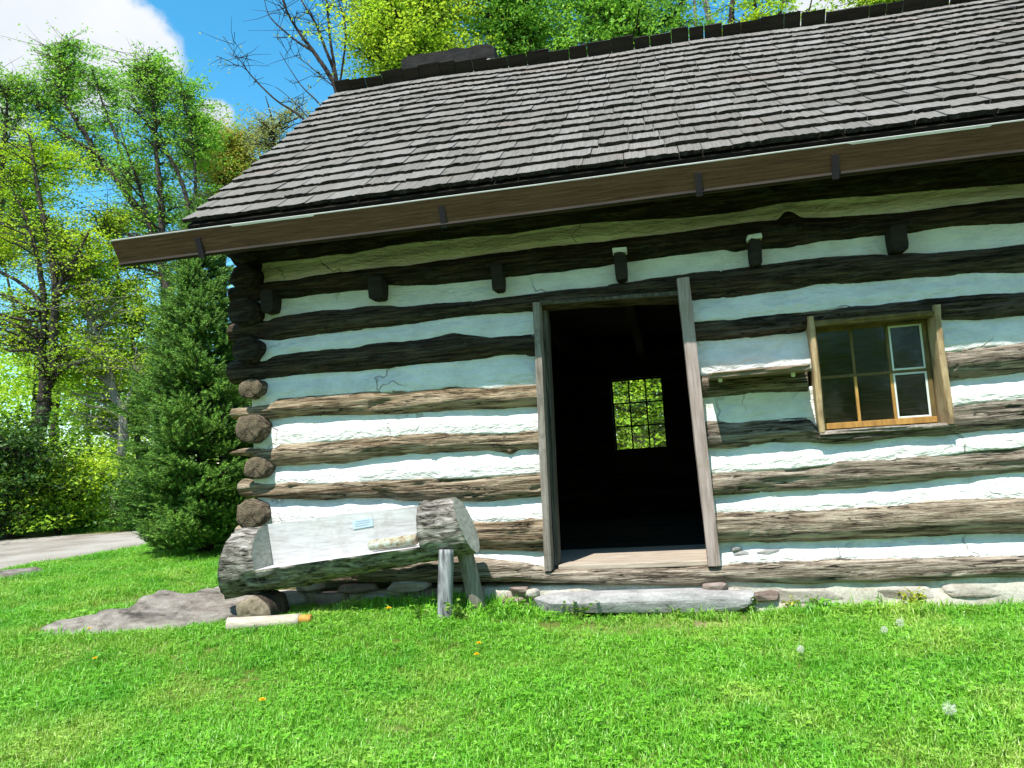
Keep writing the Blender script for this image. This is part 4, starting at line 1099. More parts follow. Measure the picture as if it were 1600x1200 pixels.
def make_tree(name, label, cat, trunks, crowns, seed, leaf, bark, leaf_size=0.085, per_twig=30, twigs=8, sigma=0.11, group=None, flat=0.4, limb_r=0.035, bare=0.0, parts=('trunk', 'crown'), back=False):
    """trunks: polylines of (x, y, z, radius); crowns: (centre, radii, limbs)"""
    r = np.random.default_rng(seed); tb = Tubes(); samp = []
    for tr in trunks:
        tr = np.array(tr, float); c = catmull(tr, 10 * len(tr)); 
        c[1:-1, :3] += 0.02 * r.normal(size=(len(c) - 2, 3)) * c[1:-1, 3:4] * 4
        rad = c[:, 3].copy(); tb.add(c[:, :3], np.maximum(rad, 0.008), 9); samp.append(c)
    S = np.concatenate(samp); twig = []
    for cen, rad, nl in crowns:
        cen = np.array(cen, float); rad = np.array(rad, float) * 1.48
        for _ in range(nl):
            d = r.normal(size=3); d /= np.linalg.norm(d); t = cen + d * rad * r.uniform(0.05, 1.0) ** 0.5
            dd = np.linalg.norm(S[:, :3] - t, axis=1); hz = np.linalg.norm(S[:, :2] - t[:2], axis=1)
            k = np.argmin(dd + 2.0 * np.maximum(0, S[:, 2] - t[2] + 0.35 * hz)); a = S[k]
            mid = (a[:3] + t) / 2 + np.array([0, 0, 0.10]) * dd[k] * r.uniform(-0.5, 1.2) + r.normal(size=3) * 0.05 * dd[k]
            u = np.linspace(0, 1, 7)[:, None]; path = (1 - u) ** 2 * a[:3] + 2 * u * (1 - u) * mid + u * u * t
            path[1:-1] += r.normal(size=(5, 3)) * 0.02 * dd[k]
            r0 = min(a[3] * 0.55, limb_r + 0.008 * dd[k]); tb.add(path, np.linspace(r0, 0.007, 7), 5)
            for _ in range(twigs):
                w = r.uniform(0.35, 1.0); q = path[int(w * 6)]
                e = q + r.normal(size=3) * rad.mean() * 0.50 * np.array([1, 1, 0.45]) + np.array([0, 0, 0.05])
                tb.add(np.array([q, (q + e) / 2 + r.normal(size=3) * 0.03, e]), [0.009, 0.006, 0.003], 3)
                if r.uniform() >= bare: twig.append((q, e))
    base = np.array(trunks[0][0][:3], float)
    root = empty(name, label, cat, group, tuple(base))
    link(parts[0], tb.mesh(parts[0], base), bark, root, True)
    if twig and per_twig:
        tw = np.array(twig); n = len(tw) * per_twig; k = np.repeat(np.arange(len(tw)), per_twig); t = r.uniform(0.25, 1.1, n)[:, None]
        C = tw[k, 0] * (1 - t) + tw[k, 1] * t + r.normal(size=(n, 3)) * sigma * np.array([1, 1, flat])
        if back:      # the side towards the open lawn is thin, so that the boles show
            f = C[:, 1] < base[1] - 0.05; mv = f & (r.uniform(size=len(C)) < 0.85); C[mv, 1] = 2 * base[1] - C[mv, 1]
        C = C[C[:, 2] > 0.25]
        V, F = leaves_vf(C, leaf_size, r); link(parts[1], np_mesh(parts[1], V - base, F), leaf, root)
    return root

M['bark_a'] = bark_material('grey_brown_bark', [(0.3, (0.022, 0.018, 0.015)), (0.55, (0.065, 0.055, 0.045)), (0.75, (0.14, 0.125, 0.105))])
M['bark_dark'] = bark_material('dark_bark', [(0.3, (0.018, 0.014, 0.014)), (0.7, (0.07, 0.055, 0.05))])
M['bark_pale'] = bark_material('pale_bark', [(0.3, (0.14, 0.125, 0.105)), (0.7, (0.34, 0.31, 0.27))])
M['leaf_spring'] = leaf_material('spring_green_leaf', [(0.0, (0.24, 0.44, 0.04)), (1.0, (0.36, 0.58, 0.06))], 0.45, 0.8, (0.48, 0.62, 0.05))
M['leaf_mid'] = leaf_material('mid_green_leaf', [(0.0, (0.15, 0.36, 0.065)), (1.0, (0.25, 0.50, 0.11))], 0.40, 0.9, (0.30, 0.56, 0.09))
M['leaf_yellow'] = leaf_material('yellow_green_leaf', [(0.0, (0.36, 0.52, 0.05)), (1.0, (0.54, 0.68, 0.10))], 0.45, 0.9, (0.30, 0.50, 0.05))
M['leaf_rust'] = leaf_material('rusty_green_leaf', [(0.0, (0.22, 0.33, 0.05)), (0.6, (0.38, 0.42, 0.08)), (1.0, (0.50, 0.33, 0.13))], 0.42)
M['leaf_dark'] = leaf_material('deep_green_leaf', [(0.0, (0.022, 0.065, 0.012)), (0.6, (0.05, 0.12, 0.02)), (1.0, (0.10, 0.20, 0.03))], 0.3)
M['leaf_pale'] = leaf_material('pale_grey_green_leaf', [(0.0, (0.20, 0.26, 0.10)), (1.0, (0.42, 0.45, 0.26))], 0.4)

def tp(Y, pts):
    """trunk polyline from photo points on the upright plane y = Y (radius in metres)"""
    return [(*P(px, py, Y), rr) for px, py, rr in pts]
def grounded(Y, pts):
    t = tp(Y, pts); x, y, z, rr = t[0]; t[0] = (x, y, float(gz(x, y)) - 0.1, rr); return t
def crown(px, py, Y, rpx, rpy, nl, ry=None):
    s = (CAMD + Y) / 0.977 / FPX; c = P(px, py, Y); return (c, (rpx * s, (ry if ry else 1.0 * rpx * s), rpy * s), nl)

GL = 'leafy trees along the gravel road'
make_tree('deciduous_tree', 'forked grey-trunked tree at the left, its bole curving up out of dark shrubs', 'tree',
    [grounded(12.5, [(42, 838, .25), (42, 735, .22), (56, 684, .20), (68, 645, .18), (70, 610, .16), (80, 588, .13), (84, 510, .11), (87, 454, .10), (80, 397, .085), (60, 300, .06), (45, 210, .03)]),
     tp(12.5, [(70, 612, .15), (65, 553, .10), (69, 497, .09), (62, 420, .07), (40, 340, .05), (10, 280, .02)]),
     tp(12.5, [(86, 470, .09), (100, 432, .07), (117, 406, .055), (140, 360, .03)]),
     tp(12.5, [(69, 480, .08), (48, 455, .06), (22, 436, .05), (-20, 415, .03)])],
    [crown(40, 250, 12.5, 60, 60, 26), crown(20, 360, 12.5, 70, 50, 26), crown(100, 400, 12.5, 60, 50, 22), crown(40, 500, 12.5, 70, 40, 22), crown(110, 560, 12.3, 50, 35, 16), crown(-60, 400, 12.5, 60, 120, 24)], 21, M['leaf_spring'], M['bark_a'], group=GL, per_twig=32, back=True)
make_tree('deciduous_tree', 'slim tree by the road whose trunk bends left above its pale foot', 'tree',
    [grounded(13.2, [(178, 822, .17), (182, 770, .145), (191, 701, .13), (191, 649, .12), (178, 614, .115), (165, 562, .105), (147, 514, .095), (130, 475, .08), (112, 420, .06), (95, 350, .04)]),
     tp(13.2, [(172, 600, .10), (150, 585, .05), (130, 571, .035)]), tp(13.2, [(191, 650, .09), (205, 610, .04), (214, 585, .02)])],
    [crown(120, 400, 13.2, 60, 50, 18), crown(150, 470, 13.2, 65, 45, 22), crown(170, 560, 13.2, 60, 35, 20), crown(140, 640, 13.4, 60, 35, 18)], 22, M['leaf_yellow'], M['bark_pale'], group=GL, per_twig=32, back=True)
make_tree('deciduous_tree', 'tall tree leaning left whose top stands out against the white cloud', 'tree',
    [grounded(15.5, [(262, 815, .22), (262, 620, .18), (258, 430, .16), (240, 360, .14), (206, 315, .12), (182, 280, .105), (150, 238, .09), (129, 203, .075), (101, 157, .05), (93, 105, .03), (92, 70, .015)]),
     tp(15.5, [(150, 238, .06), (110, 215, .045), (70, 185, .03), (45, 150, .012)]), tp(15.5, [(206, 315, .07), (190, 240, .05), (160, 160, .03), (145, 110, .012)])],
    [crown(98, 95, 15.5, 40, 38, 22), crown(70, 160, 15.5, 42, 40, 16), crown(150, 160, 15.5, 38, 45, 16), crown(120, 230, 15.5, 55, 40, 16), crown(190, 300, 15.5, 50, 45, 14)], 23, M['leaf_mid'], M['bark_a'], group=GL, per_twig=32, leaf_size=0.09, back=True)
make_tree('deciduous_tree', 'tree of several upright stems rising behind the gutter end', 'tree',
    [grounded(14.2, [(285, 815, .2), (280, 620, .17), (268, 480, .15), (255, 416, .12), (252, 315, .09), (245, 245, .07), (241, 175, .045), (232, 110, .02)]),
     tp(14.2, [(280, 520, .12), (300, 410, .09), (296, 332, .07), (276, 266, .055), (240, 210, .04), (205, 150, .02)]),
     tp(14.2, [(268, 480, .10), (240, 380, .07), (217, 290, .05), (199, 238, .03), (185, 190, .012)]), tp(14.2, [(290, 400, .06), (305, 300, .045), (300, 220, .03), (285, 150, .012)])],
    [crown(225, 120, 14.2, 42, 42, 22), crown(275, 150, 14.2, 42, 45, 20), crown(300, 210, 14.2, 35, 35, 14), crown(230, 220, 14.2, 60, 50, 20), crown(260, 300, 14.2, 60, 50, 20), crown(190, 380, 14.2, 50, 40, 14)], 24, M['leaf_mid'], M['bark_a'], group=GL, per_twig=32, back=True)
make_tree('deciduous_tree', 'thin straight sapling behind the bent trunk, branching near the gutter end', 'tree',
    [grounded(14.0, [(222, 815, .09), (212, 627, .075), (212, 579, .07), (204, 514, .06), (191, 458, .05), (173, 393, .04), (155, 330, .02)]), tp(14.0, [(207, 520, .04), (217, 490, .03), (222, 470, .012)])],
    [crown(165, 350, 14.0, 40, 35, 12), crown(200, 450, 14.0, 50, 40, 14), crown(225, 540, 14.0, 45, 45, 16), crown(215, 640, 14.3, 40, 45, 14)], 25, M['leaf_yellow'], M['bark_dark'], group=GL, per_twig=32, back=True)
make_tree('deciduous_tree', 'feathery tree tinged rust and yellow, between gutter end and roof edge', 'tree',
    [grounded(17.5, [(350, 810, .16), (350, 500, .12), (345, 330, .08), (340, 250, .04), (336, 200, .015)])],
    [crown(330, 250, 17.5, 45, 40, 26), crown(375, 245, 17.5, 40, 32, 22), crown(350, 310, 17.5, 60, 40, 20), crown(410, 205, 17.5, 30, 22, 8)], 26, M['leaf_rust'], M['bark_dark'], group=GL, per_twig=46, leaf_size=0.075, sigma=0.2)
make_tree('deciduous_tree', 'leafy tree cut by the left edge of the picture, below the cloud', 'tree',
    [grounded(15, [(-30, 830, .25), (-25, 560, .2), (-10, 380, .14), (5, 250, .09), (12, 150, .03)]), tp(15, [(-12, 400, .1), (25, 320, .06), (50, 250, .03)])],
    [crown(10, 150, 15, 45, 45, 20), crown(-10, 240, 15, 70, 60, 24), crown(20, 320, 15, 55, 40, 16), crown(-60, 380, 15, 70, 80, 20)], 27, M['leaf_mid'], M['bark_a'], group=GL, per_twig=32, back=True)
make_tree('bare_tree', 'nearly leafless dark tree fanning against the blue sky by the roof peak', 'tree',
    [grounded(10.5, [(560, 815, .132), (550, 500, .110), (540, 260, .088), (528, 150, .071), (515, 118, .055), (490, 81, .046), (465, 47, .033), (446, 12, .024), (430, -40, .011)]),
     tp(10.5, [(534, 190, .055), (524, 119, .044), (509, 78, .035), (493, 37, .027), (471, 0, .019), (450, -50, .008)]),
     tp(10.5, [(534, 190, .055), (523, 106, .038), (516, 62, .030), (510, 0, .022), (500, -60, .011)]),
     tp(10.5, [(490, 81, .033), (466, 66, .024), (446, 50, .022), (421, 25, .013), (412, -5, .006)]),
     tp(10.5, [(545, 300, .049), (510, 225, .035), (468, 181, .027), (431, 156, .022), (396, 122, .016), (377, 97, .011), (363, 78, .006), (349, 57, .004)]),
     tp(10.5, [(538, 230, .033), (512, 180, .024), (496, 159, .019), (471, 134, .013), (452, 106, .009), (437, 81, .004)]),
     tp(10.5, [(500, 212, .016), (474, 175, .012), (449, 150, .008), (431, 136, .004)]),
     tp(10.5, [(528, 140, .016), (505, 122, .013), (480, 100, .009), (460, 86, .004)]),
     tp(10.5, [(528, 150, .027), (540, 60, .022), (532, 10, .016), (515, -20, .008)])],
    [crown(400, 90, 10.5, 45, 35, 7), crown(455, 30, 10.5, 50, 40, 14), crown(480, 130, 10.5, 40, 30, 7), crown(500, 20, 10.5, 35, 50, 10)], 28, M['leaf_pale'], M['bark_dark'], per_twig=5, twigs=4, bare=0.75, leaf_size=0.07, limb_r=0.02)
make_tree('deciduous_tree', 'airy half-bare tree with pinkish twigs low beside the roof slope', 'tree',
    [grounded(13.5, [(445, 815, .14), (440, 400, .1), (432, 260, .06), (425, 190, .03), (415, 150, .01)])],
    [crown(430, 220, 13.5, 30, 28, 16), crown(400, 200, 13.5, 26, 20, 10), crown(470, 180, 13.5, 24, 16, 8)], 29, M['leaf_pale'], M['bark_dark'], per_twig=14, twigs=7, leaf_size=0.06, limb_r=0.015, group=GL)
GB = 'trees standing behind the cabin'
make_tree('deciduous_tree', 'bright yellow-green tree behind the roof peak, left of the chimney', 'tree',
    [grounded(11.5, [(640, 815, .25), (640, 400, .2), (642, 200, .15), (640, 90, .1), (635, 0, .06), (630, -90, .02)])],
    [crown(600, 95, 11.5, 60, 35, 26), crown(690, 85, 11.5, 60, 35, 26), crown(640, 30, 11.5, 85, 50, 40), crown(690, -50, 11.5, 90, 60, 24), crown(575, 40, 11.5, 32, 45, 16)], 31, M['leaf_yellow'], M['bark_dark'], group=GB, per_twig=42, sigma=0.18, leaf_size=0.085)
make_tree('deciduous_tree', 'tall mid-green tree rising above the chimney', 'tree',
    [grounded(13, [(840, 815, .25), (835, 400, .2), (832, 150, .14), (828, 50, .1), (830, -50, .05), (835, -120, .02)]), tp(13, [(834, 160, .09), (870, 80, .06), (890, 10, .04), (900, -60, .015)])],
    [crown(770, 60, 13, 55, 40, 26), crown(790, -10, 13, 60, 50, 26), crown(850, 60, 13, 45, 40, 16), crown(860, -40, 13, 70, 60, 22), crown(560, -20, 13, 40, 40, 10)], 32, M['leaf_mid'], M['bark_dark'], group=GB, per_twig=36)
make_tree('deciduous_tree', 'spreading green tree over the middle of the ridge, dark limbs showing', 'tree',
    [grounded(12.2, [(985, 815, .25), (985, 400, .2), (985, 130, .13), (987, 70, .09), (990, 20, .06), (1000, -60, .02)]), tp(12.2, [(986, 90, .07), (965, 40, .06), (945, 12, .05), (920, -30, .02)]), tp(12.2, [(987, 75, .06), (1030, 40, .045), (1060, 15, .03), (1085, -20, .01)])],
    [crown(940, 50, 12.2, 50, 40, 22), crown(1020, 50, 12.2, 60, 35, 26), crown(1000, -20, 12.2, 80, 40, 18), crown(905, 10, 12.2, 45, 45, 16)], 33, M['leaf_mid'], M['bark_dark'], group=GB, per_twig=34)
make_tree('bare_tree', 'pale bare trunk standing above the ridge beyond the green tree', 'tree',
    [grounded(15, [(1125, 815, .16), (1122, 300, .13), (1113, 60, .10), (1108, 30, .09), (1098, -20, .07), (1090, -90, .03)]), tp(15, [(1092, 80, .05), (1086, 20, .045), (1085, -10, .03)])],
    [crown(1095, -60, 15, 40, 30, 6), crown(1095, 45, 15, 22, 14, 7)], 34, M['leaf_mid'], M['bark_pale'], group=GB, per_twig=14, twigs=4, limb_r=0.012)
make_tree('bare_tree', 'bare dark-limbed tree over the ridge with fresh green low shoots', 'tree',
    [grounded(14, [(1150, 815, .15), (1148, 300, .12), (1144, 60, .085), (1143, 20, .07), (1150, -40, .04), (1155, -90, .02)]), tp(14, [(1190, 300, .09), (1186, 80, .06), (1181, 15, .045), (1170, -40, .02)]), tp(14, [(1200, 250, .08), (1214, 60, .05), (1224, 5, .03), (1240, -50, .012)]), tp(14, [(1215, 250, .05), (1250, 60, .03), (1266, 10, .02), (1272, -25, .008)])],
    [crown(1180, 45, 14, 40, 16, 20), crown(1160, -20, 14, 40, 35, 8), crown(1230, -20, 14, 40, 35, 8)], 35, M['leaf_spring'], M['bark_dark'], group=GB, per_twig=30, twigs=5, limb_r=0.014, bare=0.35)
make_tree('deciduous_tree', 'yellow-leaved treetop just showing over the right part of the ridge', 'tree',
    [grounded(13, [(1390, 815, .2), (1385, 300, .15), (1380, 60, .09), (1378, -20, .05), (1375, -90, .02)])],
    [crown(1375, 0, 13, 50, 22, 24), crown(1400, -50, 13, 70, 40, 20)], 36, M['leaf_yellow'], M['bark_dark'], group=GB, per_twig=32)
# trees seen only through the rear window and past the doorway
make_tree('deciduous_tree', 'leafy green tree seen through the panes of the rear window', 'tree',
    [[(-0.3, 11.5, 0.05, .16), (-0.25, 11.5, 2.5, .12), (-0.1, 11.5, 5.0, .06)]],
    [((-0.7, 11.3, 2.6), (1.4, 1.2, 1.4), 44), ((0.9, 11.5, 2.0), (1.0, 1.0, 1.1), 22), ((-0.3, 11.6, 4.6), (1.6, 1.4, 1.2), 24)], 37, M['leaf_spring'], M['bark_a'], group=GB, per_twig=34)

def shrub(label, px, py, w, h, leaf, seed, n=24, lsz=0.09, per=34):
    g = ground_at(px, py); b = (g[0], g[1], g[2] - 0.03)
    make_tree('shrub', label, 'shrub', [[(b[0], b[1], b[2], .05), (b[0] + .05, b[1], b[2] + h * .5, .03), (b[0], b[1] + .05, b[2] + h * .8, .012)], [(b[0], b[1], b[2], .04), (b[0] - w * .25, b[1], b[2] + h * .6, .012)], [(b[0], b[1], b[2], .04), (b[0] + w * .3, b[1], b[2] + h * .6, .012)]],
        [((b[0], b[1], b[2] + h * 0.55), (w / 2, w / 2.4, h * 0.45), n)], seed, leaf, M['bark_dark'], leaf_size=lsz, per_twig=per, twigs=6, sigma=0.16, group='shrubs along the far side of the road', parts=('stems', 'crown'))
shrub('dense dark shrub at the left edge beside the gravel road', 8, 842, 1.9, 2.6, M['leaf_dark'], 41, 44, 0.10, 44)
shrub('bright green shrub between the forked trunk and the road', 92, 834, 1.9, 1.6, M['leaf_spring'], 42, 30)
shrub('yellow-green bush beyond the road left of the slim bent tree', 132, 829, 1.5, 1.9, M['leaf_spring'], 43, 30)
shrub('low dark bush between the bent trunk and the spruce', 226, 828, 1.0, 1.2, M['leaf_dark'], 44, 26)

def woodland():
    """the far wood round the clearing, read as one mass"""
    r = np.random.default_rng(51); C = []; big = []
    def band(n, xa, xb, ya, yb, za, zb, k, sg):
        c = np.stack([r.uniform(xa, xb, n), r.uniform(ya, yb, n), za + (zb - za) * r.uniform(0, 1, n) ** 1.3], 1)
        return (np.repeat(c, k, 0) + r.normal(size=(n * k, 3)) * np.array([sg, sg, sg * 0.5]))
    C.append(band(2300, -40, -9, 18, 30, 0.2, 7.5, 40, 0.5))
    C.append(band(240, -34, -9, 18, 30, 5.0, 10.0, 18, 0.6))
    C.append(band(500, -9, 14, 16, 26, 0.2, 7.0, 34, 0.55))
    C = np.concatenate(C); C = C[C[:, 2] > 0.1]
    V, F = leaves_vf(C, 0.19, r)
    D = band(1500, -36, 36, -40, -26, 0.2, 11, 22, 0.8); V2, F2 = leaves_vf(D[D[:, 2] > 0.1], 0.45, r)
    F = np.concatenate([F, F2 + len(V)]); V = np.concatenate([V, V2])
    o = link('far_woodland', np_mesh('far_woodland', V, F), M['leaf_spring']); tag(o, 'sunlit spring woodland filling the far side of the gravel road', 'woodland', None, 'stuff')
    tb = Tubes()
    for k in range(46):
        x, y = (r.uniform(-38, -9), r.uniform(19, 33)) if k < 32 else (r.uniform(-30, 30), r.uniform(-39, -28))
        h = r.uniform(7, 12); rad = r.uniform(.08, .2); ln = r.normal(0, .5, 2)
        tb.add(np.array([(x, y, -0.1), (x + ln[0] * .3, y, h * .4), (x + ln[0], y + ln[1], h)]), [rad, rad * .75, .03], 7)
    o2 = link('woodland_trunks', tb.mesh('woodland_trunks', np.zeros(3)), M['bark_a'], o, True); o2['kind'] = 'stuff'
woodland()

# ------------------------------------------------------------------ spruce by the corner
def spruce():
    m = NT('spruce_needles'); c = m.ramp(m.island(), [(0.0, (0.035, 0.095, 0.010)), (0.55, (0.085, 0.20, 0.020)), (1.0, (0.21, 0.39, 0.045))])
    mat = m.done(c, 0.6, None, 0.25)
    g = ground_at(322, 866); H = 4.9; r = np.random.default_rng(61); tb = Tubes()
    tb.add(np.array([g - [0, 0, .1], g + [0, 0, H * .5], g + [0.02, 0, H * .98]]), [.11, .07, .012], 9)
    sh = []
    nb = 290
    for k in range(nb):
        t = (k + r.uniform()) / nb; z = 0.16 + t ** 1.2 * (H - 0.3); a = k * 2.399 + r.uniform(-.5, .5)
        R = (np.interp(z, [0, .6, 1.6, 2.6, 3.6, 4.3, H], [.78, .98, 1.04, .72, .42, .20, .03])) * r.uniform(0.72, 1.12) + 0.03
        d = np.array([math.cos(a), math.sin(a), 0]); s = np.array([-d[1], d[0], 0])
        p0 = g + [0, 0, z]; tip = p0 + d * R + np.array([0, 0, 0.10 * R + 0.12 * R * t])
        mid = p0 + d * R * 0.5 + np.array([0, 0, -0.14 * R])
        u = np.linspace(0, 1, 6)[:, None]; path = (1 - u) ** 2 * p0 + 2 * u * (1 - u) * mid + u * u * tip; tb.add(path, np.linspace(.016, .004, 6), 4)
        nsh = int(12 + R * 72)
        for _ in range(nsh):
            w = r.uniform(0.2, 1.0) ** 0.8; q = (1 - w) ** 2 * p0 + 2 * w * (1 - w) * mid + w * w * tip
            lat = r.uniform(-1, 1); sp = 0.42 * R * (1.12 - w) ** 0.8
            q = q + s * lat * sp + np.array([0, 0, r.normal() * 0.018 - 0.03 * abs(lat)])
            L = r.uniform(0.09, 0.20); dr = d * r.uniform(0.5, 1.1) + s * lat * r.uniform(0.5, 1.0) + np.array([0, 0, r.uniform(0.0, 0.65)]); dr /= np.linalg.norm(dr)
            sh.append((q, dr, L))
        sh.append((tip - (tip - mid) * .1, (tip - mid) / np.linalg.norm(tip - mid), 0.2))
    for _ in range(14): sh.append((g + [0, 0, H - r.uniform(0, .4)], np.array([r.normal() * .5, r.normal() * .5, 1.0]) / 1.2, 0.16))
    root = empty('spruce_tree', 'dense dark green spruce standing behind the left cabin corner', 'tree', None, tuple(g))
    link('trunk', tb.mesh('trunk', g), M['bark_dark'], root, True)
    Q = np.array([s_[0] for s_ in sh]); D = np.array([s_[1] for s_ in sh]); LL = np.array([s_[2] for s_ in sh]); n = len(sh)
    a = np.cross(D, r.normal(size=(n, 3))); a /= np.linalg.norm(a, axis=1)[:, None]; b = np.cross(D, a)
    V = []; F = []; cnt = 0
    K = 18
    for j in range(K):
        th = j * 2.399 + r.uniform(0, .5, n); f = (j + 0.5) / K
        out = np.cos(th)[:, None] * a + np.sin(th)[:, None] * b
        root_p = Q + D * (LL * f)[:, None]
        nl = 0.026 + 0.008 * (1 - f)
        tipp = root_p + out * nl + D * nl * 0.9; sd = np.cross(out, D) * 0.0058
        V.append(np.stack([root_p - sd, root_p + sd, tipp], 1).reshape(-1, 3)); F.append(np.arange(n * 3).reshape(-1, 3) + cnt); cnt += n * 3
    sd = a * 0.007
    V.append(np.stack([Q - sd, Q + sd, Q + D * LL[:, None]], 1).reshape(-1, 3)); F.append(np.arange(n * 3).reshape(-1, 3) + cnt)
    link('crown', np_mesh('crown', np.concatenate(V) - g, np.concatenate(F)), mat, root)
spruce()

# ------------------------------------------------------------------ lawn
def grass_material():
    m = NT('lawn_grass')
    w = m.coord((1, 1, 0.2), 'World')
    r = m.math('FRACT', m.math('ADD', m.island(), m.noise(w, 140.0, 1, 0.5)))
    c = m.ramp(r, [(0.0, (0.075, 0.25, 0.012)), (0.4, (0.145, 0.43, 0.020)), (0.78, (0.235, 0.54, 0.04)), (0.92, (0.40, 0.65, 0.13)), (1.0, (0.64, 0.74, 0.34))])
    dry = m.ramp(m.noise(w, 0.95, 4, 0.6), [(0.48, 0.0), (0.64, 0.7)])
    c = m.mix(dry, c, m.ramp(r, [(0.0, (0.20, 0.37, 0.03)), (0.6, (0.36, 0.53, 0.07)), (1.0, (0.66, 0.64, 0.30))]))
    deep = m.ramp(m.noise(w, 1.7, 4, 0.6), [(0.50, 0.0), (0.66, 0.75)])
    c = m.mix(deep, c, (0.10, 0.36, 0.02))
    m.done(c, 0.42, None, 0.45)
    tr = m.new('ShaderNodeBsdfTranslucent'); m.l.new(m.mix(1.0, c, (1.2, 1.15, 0.6), 'MULTIPLY'), tr.inputs[0])
    ms = m.new('ShaderNodeMixShader'); ms.inputs[0].default_value = 0.30
    m.l.new(m.b.outputs[0], ms.inputs[1]); m.l.new(tr.outputs[0], ms.inputs[2]); m.l.new(ms.outputs[0], m.out.inputs[0])
    return m.m
M['grass'] = grass_material()
GRASS_COL = bpy.data.collections.new('grass_tufts')
def blade(r, x, y, h, w, lean, V, F):
    a = r.uniform(0, 2 * math.pi); d = np.array([math.cos(a), math.sin(a), 0]); s = np.array([-d[1], d[0], 0]); p = np.array([x, y, -0.005])
    t1 = p + d * lean * h * 0.25 + np.array([0, 0, h * 0.55]); t2 = p + d * lean * h * 0.85 + np.array([0, 0, h * (1 - 0.25 * lean)])
    b = len(V); V += [p - s * w / 2, p + s * w / 2, t1 + s * w * 0.42, t1 - s * w * 0.42, t2]; F += [(b, b + 1, b + 2), (b, b + 2, b + 3), (b + 3, b + 2, b + 4)]
def tufts():
    r = np.random.default_rng(71)
    for k in range(12):
        V, F = [], []
        for _ in range(26):
            rad = 0.05 * math.sqrt(r.uniform()); a = r.uniform(0, 6.283)
            blade(r, rad * math.cos(a), rad * math.sin(a), r.uniform(0.018, 0.050) * (1.25 if k > 8 else 1.0), r.uniform(0.002, 0.0055), r.uniform(0.15, 1.15), V, F)
        if k % 4 == 0:      # clover leaves among the grass
            for _ in range(3):
                c = np.array([r.normal() * .03, r.normal() * .03, r.uniform(.018, .035)])
                for q in range(3):
                    an = q * 2.094 + r.uniform(0, .3); d = np.array([math.cos(an), math.sin(an), r.uniform(-.1, .25)]); s = np.array([-d[1], d[0], 0]); b = len(V)
                    V += [c, c + d * .0075 + s * .006, c + d * .0145, c + d * .0075 - s * .006]; F += [(b, b + 1, b + 2), (b, b + 2, b + 3)]
        me = np_mesh('grass_tuft', np.array(V), F); me.materials.append(M['grass'])
        o = bpy.data.objects.new('grass_tuft_%02d' % k, me); GRASS_COL.objects.link(o)
tufts()
